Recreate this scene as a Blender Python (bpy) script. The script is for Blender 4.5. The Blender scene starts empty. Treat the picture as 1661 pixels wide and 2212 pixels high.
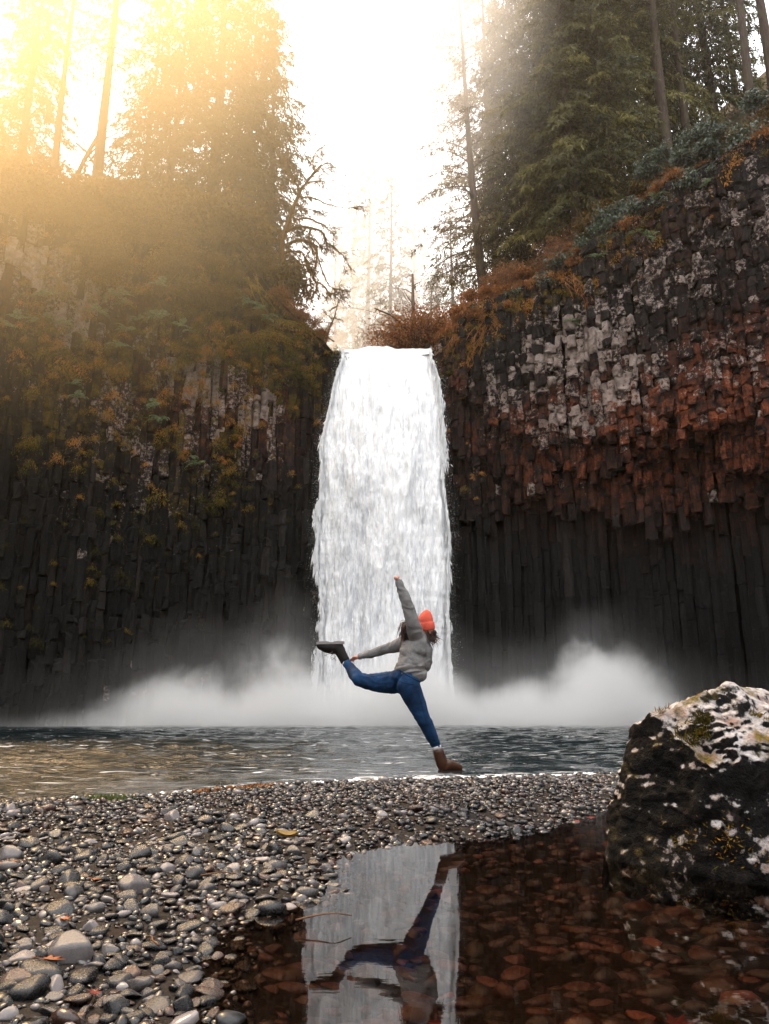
import bpy, math, random
import numpy as np
from mathutils import Vector

random.seed(7)
rng = np.random.default_rng(7)
SC = bpy.context.scene
COL = SC.collection
PI = math.pi

# ---------------------------------------------------------------- camera
PITCH = math.radians(14.3)
CAM = np.array([0.0, 0.0, 0.83])
PW, PH, PF = 1661.0, 2212.0, 1666.0            # reference frame in pixels, focal length in the same pixels
cam_data = bpy.data.cameras.new('camera')
cam_data.sensor_fit = 'VERTICAL'
cam_data.angle = 2 * math.atan(PH / 2 / PF)
cam_data.clip_start = 0.05
cam_data.clip_end = 1000
cam_ob = bpy.data.objects.new('camera', cam_data)
COL.objects.link(cam_ob)
cam_ob.location = CAM
cam_ob.rotation_euler = (PI / 2 + PITCH, 0, 0)
SC.camera = cam_ob

# ---------------------------------------------------------------- sky, sun, exposure
SUN_EL, SUN_AZ = math.radians(55), math.radians(-36)     # azimuth from +Y, negative is left
SKY_WHITE = 1.5
SUN_STRENGTH = 4.5
world = bpy.data.worlds.new('World')
SC.world = world
world.use_nodes = True
wn, wl = world.node_tree.nodes, world.node_tree.links
bg = wn['Background']
sky = wn.new('ShaderNodeTexSky')
sky.sky_type = 'NISHITA'
sky.sun_disc = False
sky.sun_elevation = SUN_EL
sky.sun_rotation = SUN_AZ
sky.dust_density = 6.0
skm = wn.new('ShaderNodeMix'); skm.data_type = 'RGBA'
skm.inputs[0].default_value = 0.85                       # a low fog bank whitens nearly all of the sky
wl.new(sky.outputs[0], skm.inputs[6])
skm.inputs[7].default_value = (SKY_WHITE * 9.9, SKY_WHITE * 10.0, SKY_WHITE * 10.2, 1)
wl.new(skm.outputs[2], bg.inputs[0])
bg.inputs[1].default_value = 0.12

sun_data = bpy.data.lights.new('sun', 'SUN')
sun_data.energy = SUN_STRENGTH
sun_data.angle = math.radians(16)
sun_data.color = (1.0, 0.64, 0.30)
sun_ob = bpy.data.objects.new('sun', sun_data)
COL.objects.link(sun_ob)
sdir = Vector((math.sin(SUN_AZ) * math.cos(SUN_EL), math.cos(SUN_AZ) * math.cos(SUN_EL), math.sin(SUN_EL)))
sun_ob.rotation_euler = sdir.to_track_quat('Z', 'Y').to_euler()
sun_ob.location = (-30, 40, 60)

SC.view_settings.view_transform = 'Standard'
SC.view_settings.look = 'None'
SC.view_settings.gamma = 1
SC.view_settings.use_curve_mapping = False
SC.view_settings.exposure = 1.0
SC.render.engine = 'CYCLES'
SC.cycles.use_denoising = True
SC.cycles.max_bounces = 8
SC.cycles.diffuse_bounces = 2
SC.cycles.glossy_bounces = 3
SC.cycles.transmission_bounces = 3
SC.cycles.volume_bounces = 6
SC.cycles.transparent_max_bounces = 8
SC.cycles.sample_clamp_indirect = 6
SC.cycles.use_adaptive_sampling = True
SC.cycles.adaptive_threshold = 0.03

# ---------------------------------------------------------------- helpers
def ray(u, v):
    x, y = (u - PW / 2) / PF, (PH / 2 - v) / PF
    return np.array([x, math.cos(PITCH) - y * math.sin(PITCH), math.sin(PITCH) + y * math.cos(PITCH)])

def at(u, v, Y):
    d = ray(u, v)
    return CAM + d * (Y / d[1])

def at_z(u, v, z):
    d = ray(u, v)
    return CAM + d * ((z - CAM[2]) / d[2])

def project(P):
    P = np.atleast_2d(P) - CAM
    dep = P[:, 1] * math.cos(PITCH) + P[:, 2] * math.sin(PITCH)
    up = -P[:, 1] * math.sin(PITCH) + P[:, 2] * math.cos(PITCH)
    return PW / 2 + PF * P[:, 0] / dep, PH / 2 - PF * up / dep, dep

def _hash(ix, iy, iz, seed):
    n = (ix * 374761393 + iy * 668265263 + iz * 1440670441 + seed * 982451653) & 0xffffffff
    n = ((n ^ (n >> 13)) * 1274126177) & 0xffffffff
    n = ((n ^ (n >> 15)) * 2246822519) & 0xffffffff
    return ((n ^ (n >> 16)) & 0xffffff) / float(0xffffff)

def vnoise(P, seed=0):
    P = np.asarray(P, float)
    i = np.floor(P).astype(np.int64)
    f = P - i
    f = f * f * (3 - 2 * f)
    x, y, z = i[..., 0], i[..., 1], i[..., 2]
    fx, fy, fz = f[..., 0], f[..., 1], f[..., 2]
    def L(a, b, t): return a + (b - a) * t
    h = lambda a, b, c: _hash(x + a, y + b, z + c, seed)
    return 2 * L(L(L(h(0,0,0), h(1,0,0), fx), L(h(0,1,0), h(1,1,0), fx), fy),
                 L(L(h(0,0,1), h(1,0,1), fx), L(h(0,1,1), h(1,1,1), fx), fy), fz) - 1

def fbm(P, octs=4, seed=0, gain=0.5):
    P = np.asarray(P, float)
    s, a, t = 0, 1.0, 0
    for o in range(octs):
        s = s + a * vnoise(P * (2.03 ** o) + 17.3 * o, seed + o)
        t += a
        a *= gain
    return s / t

def n2(x, y, sc, seed=0, octs=3):
    x, y = np.broadcast_arrays(np.asarray(x, float), np.asarray(y, float))
    return fbm(np.stack([x * sc, y * sc, np.full(x.shape, 0.37)], -1), octs, seed)

def norm(v):
    v = np.asarray(v, float)
    return v / np.maximum(np.linalg.norm(v, axis=-1, keepdims=True), 1e-9)

class G:
    """collects triangles and quads with a per-vertex 'tone' and further float attributes"""
    def __init__(self, *extra):
        self.V, self.F, self.T, self.n = [], [], [], 0
        self.X = {k: [] for k in extra}
    def add(self, V, F, tone=0.5, **ex):
        V = np.asarray(V, float).reshape(-1, 3)
        for f in (F if isinstance(F, list) else [F]):
            self.F.append(np.asarray(f, np.int64) + self.n)
        self.V.append(V)
        self.T.append(np.broadcast_to(np.asarray(tone, float), (len(V),)))
        for k in self.X:
            self.X[k].append(np.broadcast_to(np.asarray(ex.get(k, 0.0), float), (len(V),)))
        self.n += len(V)
    def mesh(self, name, mat=None, smooth=True):
        me = bpy.data.meshes.new(name)
        V = np.concatenate(self.V) if self.V else np.zeros((0, 3))
        fs = [f for f in self.F if len(f)]
        loops = np.concatenate([f.ravel() for f in fs]) if fs else np.zeros(0, int)
        tot = np.concatenate([np.full(len(f), f.shape[1]) for f in fs]) if fs else np.zeros(0, int)
        me.vertices.add(len(V)); me.vertices.foreach_set('co', V.ravel().astype(np.float32))
        me.loops.add(len(loops)); me.loops.foreach_set('vertex_index', loops.astype(np.int32))
        me.polygons.add(len(tot))
        start = np.concatenate([[0], np.cumsum(tot)[:-1]]) if len(tot) else tot
        me.polygons.foreach_set('loop_start', start.astype(np.int32))
        try: me.polygons.foreach_set('loop_total', tot.astype(np.int32))
        except Exception: pass
        me.polygons.foreach_set('use_smooth', np.full(len(tot), smooth))
        a = me.attributes.new('tone', 'FLOAT', 'POINT')
        a.data.foreach_set('value', np.concatenate(self.T).astype(np.float32))
        for k in self.X:
            a = me.attributes.new(k, 'FLOAT', 'POINT')
            a.data.foreach_set('value', np.concatenate(self.X[k]).astype(np.float32))
        me.update(calc_edges=True)
        if mat: me.materials.append(mat)
        return me
    def build(self, name, mat, parent=None, smooth=True, kind=None, **kw):
        o = bpy.data.objects.new(name, self.mesh(name, mat, smooth))
        COL.objects.link(o)
        if parent: o.parent = parent
        if kind: o['kind'] = kind
        for k, v in kw.items(): o[k] = v
        return o

def tag(o, label, cat, group=None, kind=None):
    o['label'] = label; o['category'] = cat
    if group: o['group'] = group
    if kind: o['kind'] = kind
    return o

def empty(name, loc, label, cat, group=None, rotz=0.0, scale=1.0):
    o = bpy.data.objects.new(name, None)
    COL.objects.link(o)
    o.location = loc; o.rotation_euler = (0, 0, rotz); o.scale = (scale,) * 3
    o.empty_display_size = 0.2
    return tag(o, label, cat, group)

def child(name, me, parent, loc=(0, 0, 0), rot=(0, 0, 0), scale=(1, 1, 1)):
    o = bpy.data.objects.new(name, me)
    COL.objects.link(o)
    o.parent = parent; o.location = loc; o.rotation_euler = rot; o.scale = scale
    return o

def ico(sub):
    import bmesh
    bm = bmesh.new()
    bmesh.ops.create_icosphere(bm, subdivisions=sub, radius=1)
    V = np.array([v.co for v in bm.verts]); F = np.array([[v.index for v in f.verts] for f in bm.faces])
    bm.free()
    return V, F

def tube(P, R, sides=6, cap=True):
    P = np.asarray(P, float); R = np.broadcast_to(np.asarray(R, float), (len(P),))
    T = norm(np.gradient(P, axis=0))
    ref = np.array([0.13, 0.31, 0.94]) if abs(T[:, 2]).mean() < 0.8 else np.array([0.95, 0.21, 0.1])
    A = norm(np.cross(T, ref)); B = np.cross(T, A)
    an = np.linspace(0, 2 * PI, sides, endpoint=False)
    V = P[:, None] + R[:, None, None] * (np.cos(an)[None, :, None] * A[:, None] + np.sin(an)[None, :, None] * B[:, None])
    n = len(P)
    i = np.arange(n - 1)[:, None] * sides; j = np.arange(sides)[None]; k = (np.arange(sides) + 1) % sides
    F = np.stack([i + j, i + k[None], i + sides + k[None], i + sides + j], -1).reshape(-1, 4)
    V = V.reshape(-1, 3)
    Fs = [F]
    if cap:
        m = len(V)
        V = np.concatenate([V, P[:1], P[-1:]])
        Fs.append(np.stack([np.full(sides, m), k, np.arange(sides)], -1))
        o = (n - 1) * sides
        Fs.append(np.stack([np.full(sides, m + 1), o + np.arange(sides), o + k], -1))
    return V, Fs

def resample(P, n):
    """smooth (Catmull-Rom) resampling of a polyline to n points"""
    P = np.asarray(P, float)
    if len(P) < 3:
        t = np.linspace(0, 1, n)[:, None]
        return P[0] * (1 - t) + P[-1] * t
    Q = np.concatenate([2 * P[:1] - P[1:2], P, 2 * P[-1:] - P[-2:-1]])
    t = np.linspace(0, len(P) - 1 - 1e-6, n)
    i = t.astype(int); f = (t - i)[:, None]
    a, b, c, d = Q[i], Q[i + 1], Q[i + 2], Q[i + 3]
    return 0.5 * (2 * b + (c - a) * f + (2 * a - 5 * b + 4 * c - d) * f ** 2 + (3 * b - a - 3 * c + d) * f ** 3)

def kites(P, D, W, r=rng, mid=0.45):
    """narrow leaf shapes: base point P, length vector D, width W"""
    P = np.asarray(P, float).reshape(-1, 3); D = np.asarray(D, float).reshape(-1, 3)
    W = np.broadcast_to(np.asarray(W, float).reshape(-1), (len(P),))
    S = norm(np.cross(D, r.normal(size=P.shape))) * W[:, None] * 0.5
    V = np.stack([P, P + D * mid + S, P + D, P + D * mid - S], 1).reshape(-1, 3)
    F = np.arange(len(P) * 4).reshape(-1, 4)
    return V, F

def scatter(BV, BF, M, loc):
    """one copy of a base mesh for each 3x3 matrix and location, joined"""
    V = np.einsum('nij,kj->nki', M, BV) + loc[:, None]
    F = BF[None] + (np.arange(len(loc)) * len(BV))[:, None, None]
    return V.reshape(-1, 3), F.reshape(-1, BF.shape[1])

def rot_mats(yaw, tx, ty):
    c, s = np.cos(yaw), np.sin(yaw); o, z = np.ones_like(c), np.zeros_like(c)
    Z = np.stack([np.stack([c, -s, z], -1), np.stack([s, c, z], -1), np.stack([z, z, o], -1)], 1)
    c, s = np.cos(tx), np.sin(tx)
    X = np.stack([np.stack([o, z, z], -1), np.stack([z, c, -s], -1), np.stack([z, s, c], -1)], 1)
    c, s = np.cos(ty), np.sin(ty)
    Y = np.stack([np.stack([c, z, s], -1), np.stack([z, o, z], -1), np.stack([-s, z, c], -1)], 1)
    return Z @ X @ Y
# ---------------------------------------------------------------- materials
class NT:
    def __init__(self, name):
        self.m = bpy.data.materials.new(name)
        self.m.use_nodes = True
        self.t = self.m.node_tree
        self.b = self.t.nodes['Principled BSDF']
        self.out = self.t.nodes['Material Output']
    def n(self, typ, **kw):
        nd = self.t.nodes.new(typ)
        for k, v in kw.items(): setattr(nd, k, v)
        return nd
    def l(self, a, b): self.t.links.new(a, b)
    def put(self, sock, v):
        if hasattr(v, 'is_linked') or isinstance(v, bpy.types.NodeSocket): self.l(v, sock)
        else: sock.default_value = v
    def attr(self, name): return self.n('ShaderNodeAttribute', attribute_name=name).outputs['Fac']
    def coord(self, which='Object', scale=(1, 1, 1)):
        c = self.n('ShaderNodeTexCoord').outputs[which]
        if scale == (1, 1, 1): return c
        mp = self.n('ShaderNodeMapping'); self.l(c, mp.inputs[0]); mp.inputs['Scale'].default_value = scale
        return mp.outputs[0]
    def noise(self, scale, detail=4, rough=0.55, vec=None, dist=0.0):
        nd = self.n('ShaderNodeTexNoise')
        nd.inputs['Scale'].default_value = scale; nd.inputs['Detail'].default_value = detail
        nd.inputs['Roughness'].default_value = rough; nd.inputs['Distortion'].default_value = dist
        self.l(vec if vec is not None else self.coord(), nd.inputs['Vector'])
        return nd.outputs['Fac']
    def math(self, op, a, b=0.0, c=0.0, clamp=False):
        nd = self.n('ShaderNodeMath', operation=op, use_clamp=clamp)
        self.put(nd.inputs[0], a); self.put(nd.inputs[1], b); self.put(nd.inputs[2], c)
        return nd.outputs[0]
    def rng(self, x, a, b, c=0.0, d=1.0):
        nd = self.n('ShaderNodeMapRange', clamp=True)
        self.put(nd.inputs[0], x)
        for i, q in enumerate((a, b, c, d)): self.put(nd.inputs[i + 1], q)
        return nd.outputs[0]
    def mix(self, fac, a, b):
        nd = self.n('ShaderNodeMix', data_type='RGBA')
        self.put(nd.inputs[0], fac)
        for s, v in ((nd.inputs[6], a), (nd.inputs[7], b)):
            self.put(s, (*v, 1) if isinstance(v, tuple) and len(v) == 3 else v)
        return nd.outputs[2]
    def ramp(self, fac, stops, interp='LINEAR'):
        nd = self.n('ShaderNodeValToRGB')
        nd.color_ramp.interpolation = interp
        self.put(nd.inputs[0], fac)
        e = nd.color_ramp.elements
        while len(e) < len(stops): e.new(0.5)
        for k, (p, c) in enumerate(stops): e[k].position = p; e[k].color = (*c, 1)
        return nd.outputs[0]
    def bump(self, h, strength=0.5, dist=0.02, normal=None):
        nd = self.n('ShaderNodeBump')
        nd.inputs['Strength'].default_value = strength; nd.inputs['Distance'].default_value = dist
        self.put(nd.inputs['Height'], h)
        if normal is not None: self.l(normal, nd.inputs['Normal'])
        return nd.outputs[0]
    def set(self, color=None, rough=None, spec=None, normal=None, **kw):
        b = self.b
        if color is not None: self.put(b.inputs['Base Color'], (*color, 1) if isinstance(color, tuple) and len(color) == 3 else color)
        if rough is not None: self.put(b.inputs['Roughness'], rough)
        if spec is not None: self.put(b.inputs['Specular IOR Level'], spec)
        if normal is not None: self.l(normal, b.inputs['Normal'])
        for k, v in kw.items(): self.put(b.inputs[k.replace('_', ' ')], v)
        return self.m

def m_basalt():
    n = NT('basalt'); tone, pale, rust, moss = (n.attr(k) for k in ('tone', 'pale', 'rust', 'moss'))
    streak = n.noise(1.0, 5, 0.6, n.coord('Object', (5, 5, 0.7)))
    fine = n.noise(9.0, 6, 0.65)
    blot = n.noise(2.2, 5, 0.6)
    c = n.ramp(tone, [(0, (.003, .0032, .0034)), (0.5, (.0095, .0097, .010)), (1, (.034, .030, .028))])
    c = n.mix(n.rng(streak, .45, .68, 0, .7), c, (.006, .0065, .007))
    c = n.mix(n.math('MULTIPLY', rust, n.rng(blot, .38, .58)), c, n.ramp(fine, [(.3, (.08, .020, .010)), (.7, (.36, .105, .045))]))
    pf = n.math('MULTIPLY', n.rng(n.math('ADD', pale, n.math('MULTIPLY', n.math('SUBTRACT', n.noise(5.0, 7, .72), .5), 2.6)), .42, .62), .85)
    c = n.mix(pf, c, n.ramp(blot, [(.35, (.13, .095, .08)), (.65, (.34, .28, .25))]))
    mf = n.rng(n.math('ADD', moss, n.math('MULTIPLY', n.math('SUBTRACT', blot, .5), 1.6)), .38, .6)
    c = n.mix(mf, c, n.ramp(fine, [(.3, (.018, .019, .004)), (.5, (.055, .042, .008)), (.72, (.15, .075, .015))]))
    h = n.math('ADD', fine, n.math('MULTIPLY', streak, 1.2))
    return n.set(c, n.rng(fine, .3, .7, .5, .9), .05, n.bump(h, .9, .10))

def m_tone(name, stops, rough=0.6, spec=0.3, trans=0.0, tcol=None, vary=0.25):
    """colour from the tone attribute, with fine grain; optional light through thin leaves"""
    n = NT(name)
    t = n.math('ADD', n.attr('tone'), n.math('MULTIPLY', n.math('SUBTRACT', n.noise(2.5, 3), .5), vary * 2))
    c = n.ramp(t, stops)
    n.set(c, rough, spec)
    if trans:
        tr = n.n('ShaderNodeBsdfTranslucent')
        n.l(n.mix(.5, c, tcol or (.2, .1, .02)), tr.inputs[0])
        mx = n.n('ShaderNodeMixShader'); mx.inputs[0].default_value = trans
        n.l(n.b.outputs[0], mx.inputs[1]); n.l(tr.outputs[0], mx.inputs[2]); n.l(mx.outputs[0], n.out.inputs[0])
    return n.m

def m_bark(name, a, b, c):
    n = NT(name)
    s = n.noise(3.0, 6, .65, n.coord('Object', (4, 4, .6)))
    p = n.noise(1.3, 4)
    col = n.mix(n.rng(p, .5, .7), n.ramp(s, [(.3, a), (.7, b)]), c)
    return n.set(col, .9, .2, n.bump(s, .8, .05))

def m_stone(name, stops, speck, rough=(.16, .5)):
    n = NT(name)
    oi = n.n('ShaderNodeObjectInfo')
    r = n.math('FRACT', n.math('ADD', n.attr('tone'), oi.outputs['Random']))
    c = n.ramp(r, stops, 'CONSTANT')
    f = n.noise(38, 5, .6); g = n.noise(7, 3)
    c = n.mix(n.rng(f, .55, .72, 0, .55), c, speck)
    c = n.mix(n.rng(g, .3, .7, 0, .45), c, (.012, .011, .011))
    return n.set(c, n.rng(g, .3, .7, rough[0], rough[1]), .5, n.bump(f, .35, .006))

def m_boulder():
    n = NT('boulder_rock')
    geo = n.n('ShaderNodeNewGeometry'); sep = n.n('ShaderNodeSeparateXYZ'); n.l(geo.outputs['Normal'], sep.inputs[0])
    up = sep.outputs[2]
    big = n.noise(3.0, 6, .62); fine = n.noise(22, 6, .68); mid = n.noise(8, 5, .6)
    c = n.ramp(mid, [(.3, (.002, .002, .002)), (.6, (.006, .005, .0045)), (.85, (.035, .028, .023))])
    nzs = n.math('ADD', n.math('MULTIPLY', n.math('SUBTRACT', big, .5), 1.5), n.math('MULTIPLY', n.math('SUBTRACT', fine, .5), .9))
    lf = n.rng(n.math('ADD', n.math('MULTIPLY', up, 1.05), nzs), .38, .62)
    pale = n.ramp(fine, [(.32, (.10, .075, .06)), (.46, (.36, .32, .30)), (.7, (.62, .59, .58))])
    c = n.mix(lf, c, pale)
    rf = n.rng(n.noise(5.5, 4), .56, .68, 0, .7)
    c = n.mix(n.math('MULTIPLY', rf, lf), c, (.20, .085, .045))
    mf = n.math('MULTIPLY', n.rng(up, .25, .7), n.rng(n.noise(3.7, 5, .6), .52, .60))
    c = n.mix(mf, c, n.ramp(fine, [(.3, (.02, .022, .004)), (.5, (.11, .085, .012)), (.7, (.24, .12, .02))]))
    h = n.math('ADD', n.math('MULTIPLY', mid, 1.3), fine)
    return n.set(c, n.rng(fine, .3, .7, .5, .9), .10, n.bump(h, .85, .035))

def m_ground():
    n = NT('wet_gravel')
    f = n.noise(26, 6, .7); g = n.noise(5, 4)
    c = n.ramp(f, [(.3, (.003, .003, .003)), (.55, (.011, .009, .008)), (.75, (.045, .038, .035))])
    c = n.mix(n.rng(g, .5, .75, 0, .5), c, (.020, .008, .005))
    return n.set(c, .6, .15, n.bump(f, .9, .02))

def m_floor():
    n = NT('forest_floor')
    f = n.noise(3, 6, .7); g = n.noise(.6, 4)
    c = n.ramp(f, [(.3, (.012, .010, .006)), (.55, (.035, .024, .010)), (.75, (.09, .045, .014))])
    c = n.mix(n.rng(g, .45, .65), c, (.022, .024, .008))
    return n.set(c, .95, .1, n.bump(f, 1.0, .15))

def m_pool():
    n = NT('pool_water')
    foam = n.attr('foam')
    w1 = n.noise(1.0, 4, .6, n.coord('Object', (1.6, 3.8, 1)))
    w2 = n.noise(1.0, 3, .6, n.coord('Object', (9, 22, 1)))
    w3 = n.noise(1.0, 5, .65, n.coord('Object', (3.2, 9, 1)), .6)
    fm = n.rng(n.math('ADD', foam, n.math('MULTIPLY', n.math('SUBTRACT', w3, .5), 1.7)), .40, .50)
    fm = n.math('MULTIPLY', fm, n.rng(w2, .36, .52, .25, 1))
    sparkle_fleck = n.math('MULTIPLY', n.rng(n.noise(1.0, 4, .6, n.coord('Object', (1.9, 7.5, 1)), .8), .615, .65), n.rng(n.noise(.35, 3), .42, .58))  # white dashes painted into the colour as whitecaps and wave sparkle
    fm = n.math('MAXIMUM', fm, n.math('MULTIPLY', sparkle_fleck, .9))
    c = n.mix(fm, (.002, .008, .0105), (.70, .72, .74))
    h = n.math('ADD', n.math('MULTIPLY', w1, 1.0), n.math('MULTIPLY', w2, .35))
    n.set(c, n.math('MULTIPLY_ADD', fm, .6, .06), .5, n.bump(h, .8, .10))
    n.b.inputs['IOR'].default_value = 1.33
    return n.m

def m_puddle():
    n = NT('clear_shallow_water')
    t = n.t; t.nodes.remove(n.b)
    w = n.noise(1.0, 3, .5, n.coord('Object', (3.0, 8.0, 1)))
    nb = n.bump(w, .014, .03)
    fr = n.n('ShaderNodeFresnel'); fr.inputs['IOR'].default_value = 1.85; n.l(nb, fr.inputs['Normal'])
    gl = n.n('ShaderNodeBsdfGlossy'); gl.inputs['Roughness'].default_value = .015; n.l(nb, gl.inputs['Normal'])
    tr = n.n('ShaderNodeBsdfTransparent'); tr.inputs[0].default_value = (.78, .60, .47, 1)
    mx = n.n('ShaderNodeMixShader')
    n.l(fr.outputs[0], mx.inputs[0]); n.l(tr.outputs[0], mx.inputs[1]); n.l(gl.outputs[0], mx.inputs[2])
    n.l(mx.outputs[0], n.out.inputs[0])
    return n.m

def m_fall():
    n = NT('falling_white_water')
    thin = n.attr('thin')
    a = n.noise(1.0, 6, .7, n.coord('Object', (6.0, 6.0, .8)))
    b = n.noise(1.0, 6, .75, n.coord('Object', (20, 20, 3.0)))
    k = n.math('ADD', n.math('MULTIPLY', a, .55), n.math('MULTIPLY', b, .45))
    f = n.rng(n.math('SUBTRACT', k, n.math('MULTIPLY', thin, .15)), .27, .46)
    c = n.mix(f, (.50, .52, .56), (.90, .91, .925))
    return n.set(c, .6, .3, n.bump(k, .7, .12))

def m_cloth(name, a, b, scale, rough=.9, weave=(160, 160, 160), bstr=.25):
    n = NT(name)
    f = n.noise(scale, 4, .6); w = n.noise(1, 2, .5, n.coord('Object', weave))
    c = n.ramp(n.math('ADD', n.math('MULTIPLY', f, .7), n.math('MULTIPLY', w, .3)), [(.35, a), (.65, b)])
    return n.set(c, rough, .15, n.bump(w, bstr, .004))

def m_plain(name, col, rough=.6, spec=.3, bscale=60, bstr=.2):
    n = NT(name)
    f = n.noise(bscale, 4)
    c = n.mix(n.rng(f, .3, .7, 0, .35), col, tuple(x * .55 for x in col))
    return n.set(c, rough, spec, n.bump(f, bstr, .004))

def m_volume(name, dens, g, col=(1, 1, 1)):
    n = NT(name)
    n.t.nodes.remove(n.b)
    pv = n.n('ShaderNodeVolumePrincipled')
    pv.inputs['Color'].default_value = (*col, 1)
    pv.inputs['Anisotropy'].default_value = g
    if isinstance(dens, float): pv.inputs['Density'].default_value = dens
    n.l(pv.outputs[0], n.out.inputs['Volume'])
    return n, pv

M = {}
M['basalt'] = m_basalt()
M['floor'] = m_floor()
M['ground'] = m_ground()
M['stone'] = m_stone('wet_river_stone', [(0, (.006, .006, .007)), (.15, (.024, .023, .024)), (.27, (.004, .004, .005)), (.40, (.055, .049, .049)),
                     (.49, (.032, .014, .009)), (.58, (.12, .108, .106)), (.65, (.009, .009, .010)), (.74, (.065, .034, .026)), (.81, (.034, .033, .034)), (.90, (.24, .215, .213)), (.96, (.010, .010, .011))], (.24, .225, .215), (.14, .40))
M['cobble'] = m_stone('iron_stained_cobble', [(0, (.034, .011, .006)), (.18, (.068, .019, .009)), (.34, (.014, .007, .005)), (.5, (.048, .014, .008)),
                      (.66, (.095, .026, .013)), (.78, (.018, .013, .011)), (.88, (.050, .030, .020)), (.97, (.20, .065, .035))], (.10, .045, .03), (.35, .6))
M['boulder'] = m_boulder()
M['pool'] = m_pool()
M['puddle'] = m_puddle()
M['fall'] = m_fall()
M['spray'] = m_plain('white_spray', (.9, .91, .93), .5, .3)
M['bark_dark'] = m_bark('dark_conifer_bark', (.018, .013, .010), (.07, .048, .036), (.05, .045, .018))
M['bark_pale'] = m_bark('pale_twig_bark', (.06, .04, .028), (.16, .11, .08), (.10, .075, .03))
M['bark_moss'] = m_bark('mossy_maple_bark', (.028, .013, .004), (.115, .052, .012), (.06, .042, .008))
M['needle'] = m_tone('hemlock_needles', [(0, (.007, .009, .004)), (.4, (.027, .031, .010)), (.7, (.095, .090, .024)), (1, (.22, .18, .05))], .6, .25, .25, (.12, .11, .02))
M['needle_dry'] = m_tone('fir_needles', [(0, (.012, .011, .006)), (.5, (.035, .030, .012)), (1, (.085, .065, .024))], .6, .25, .22, (.12, .08, .02))
M['moss'] = m_tone('moss', [(0, (.016, .017, .003)), (.3, (.060, .056, .008)), (.55, (.15, .105, .014)), (.75, (.26, .12, .018)), (1, (.36, .14, .035))], .9, .1, .15, (.2, .1, .01))
M['bracken'] = m_tone('dead_bracken', [(0, (.035, .013, .005)), (.35, (.12, .045, .014)), (.65, (.26, .105, .033)), (1, (.42, .23, .10))], .8, .15, .25, (.3, .1, .02))
M['salal'] = m_tone('salal_leaf', [(0, (.006, .009, .006)), (.45, (.022, .036, .020)), (.7, (.07, .10, .065)), (1, (.22, .26, .20))], .35, .5, .12, (.08, .1, .03))
M['fern'] = m_tone('fern_frond', [(0, (.03, .05, .02)), (.6, (.10, .15, .07)), (1, (.22, .28, .15))], .5, .3, .25, (.12, .14, .03))
M['brush'] = m_tone('autumn_brush', [(0, (.016, .012, .004)), (.4, (.055, .036, .009)), (.75, (.13, .075, .016)), (1, (.20, .12, .035))], .75, .15, .3, (.25, .13, .02))
# ---------------------------------------------------------------- the lie of the land
def yw(X):
    """plan curve of the amphitheatre wall"""
    X = np.asarray(X, float)
    return np.where(X < 0, 46 - 8.0 * (np.abs(X) / 20) ** 1.5, 46 - 11.0 * (np.abs(X) / 20) ** 1.5)

def on_wall(u, v, off=0.0):
    Y = 44.0
    for _ in range(30):
        p = at(u, v, Y); Y = 0.5 * Y + 0.5 * (float(yw(p[0])) + off)
    return at(u, v, Y)

_edge = [(0, 440), (100, 455), (250, 475), (400, 492), (500, 520), (545, 575), (590, 640), (640, 690), (690, 735), (738, 757)]
_edge_r = [(938, 760), (1000, 700), (1060, 655), (1180, 610), (1300, 520), (1400, 440), (1470, 395), (1560, 345), (1661, 300)]
_tp = np.array([on_wall(*e) for e in _edge] + [on_wall(*e) for e in _edge_r])
_tx = np.concatenate([[-60, -34], _tp[:, 0], [34, 60]])
_tz = np.concatenate([[_tp[0, 2] + 1.5, _tp[0, 2] + .6], _tp[:, 2], [_tp[-1, 2] + 2.5, _tp[-1, 2] + 5]])
Z_LIP = float(on_wall(835, 762)[2])

def ztop(X): return np.interp(X, _tx, _tz)

def hill(X, Y):
    X = np.asarray(X, float); Y = np.asarray(Y, float)
    t = np.maximum(Y - yw(X), 0)
    sl = np.where(X > 0, .62, .50)
    up = ztop(X) + sl * t + 1.1 * n2(X, Y, .16, 5) * np.clip(t / 3, 0, 1)
    gx = np.abs(X - 2.5 * np.sin((Y - 46) * .05))
    bed = Z_LIP - .35 + 1.25 * np.maximum(gx - 3.1, 0) + (Y - 46) * .015 + .35 * n2(X, Y, .5, 6)
    return np.minimum(up, np.where(Y > 44, bed, up))

def on_hill(u, Y, off=0.0):
    """the point of the hillside at distance Y that shows in picture column u"""
    X = (u - PW / 2) / PF * Y
    for _ in range(12):
        z = float(hill(X, Y))
        dep = Y * math.cos(PITCH) + (z - CAM[2]) * math.sin(PITCH)
        X = (u - PW / 2) / PF * dep
    return np.array([X, Y, float(hill(X, Y)) + off])

# hillside and gorge above the falls
def grid_mesh(xs, ys, zf):
    X, Y = np.meshgrid(xs, ys)
    Y2 = Y
    V = np.stack([X, Y2, zf(X, Y2)], -1).reshape(-1, 3)
    nx, ny = len(xs), len(ys)
    i = (np.arange(ny - 1)[:, None] * nx + np.arange(nx - 1)[None]).ravel()
    return V, np.stack([i, i + 1, i + nx + 1, i + nx], -1)

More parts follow.
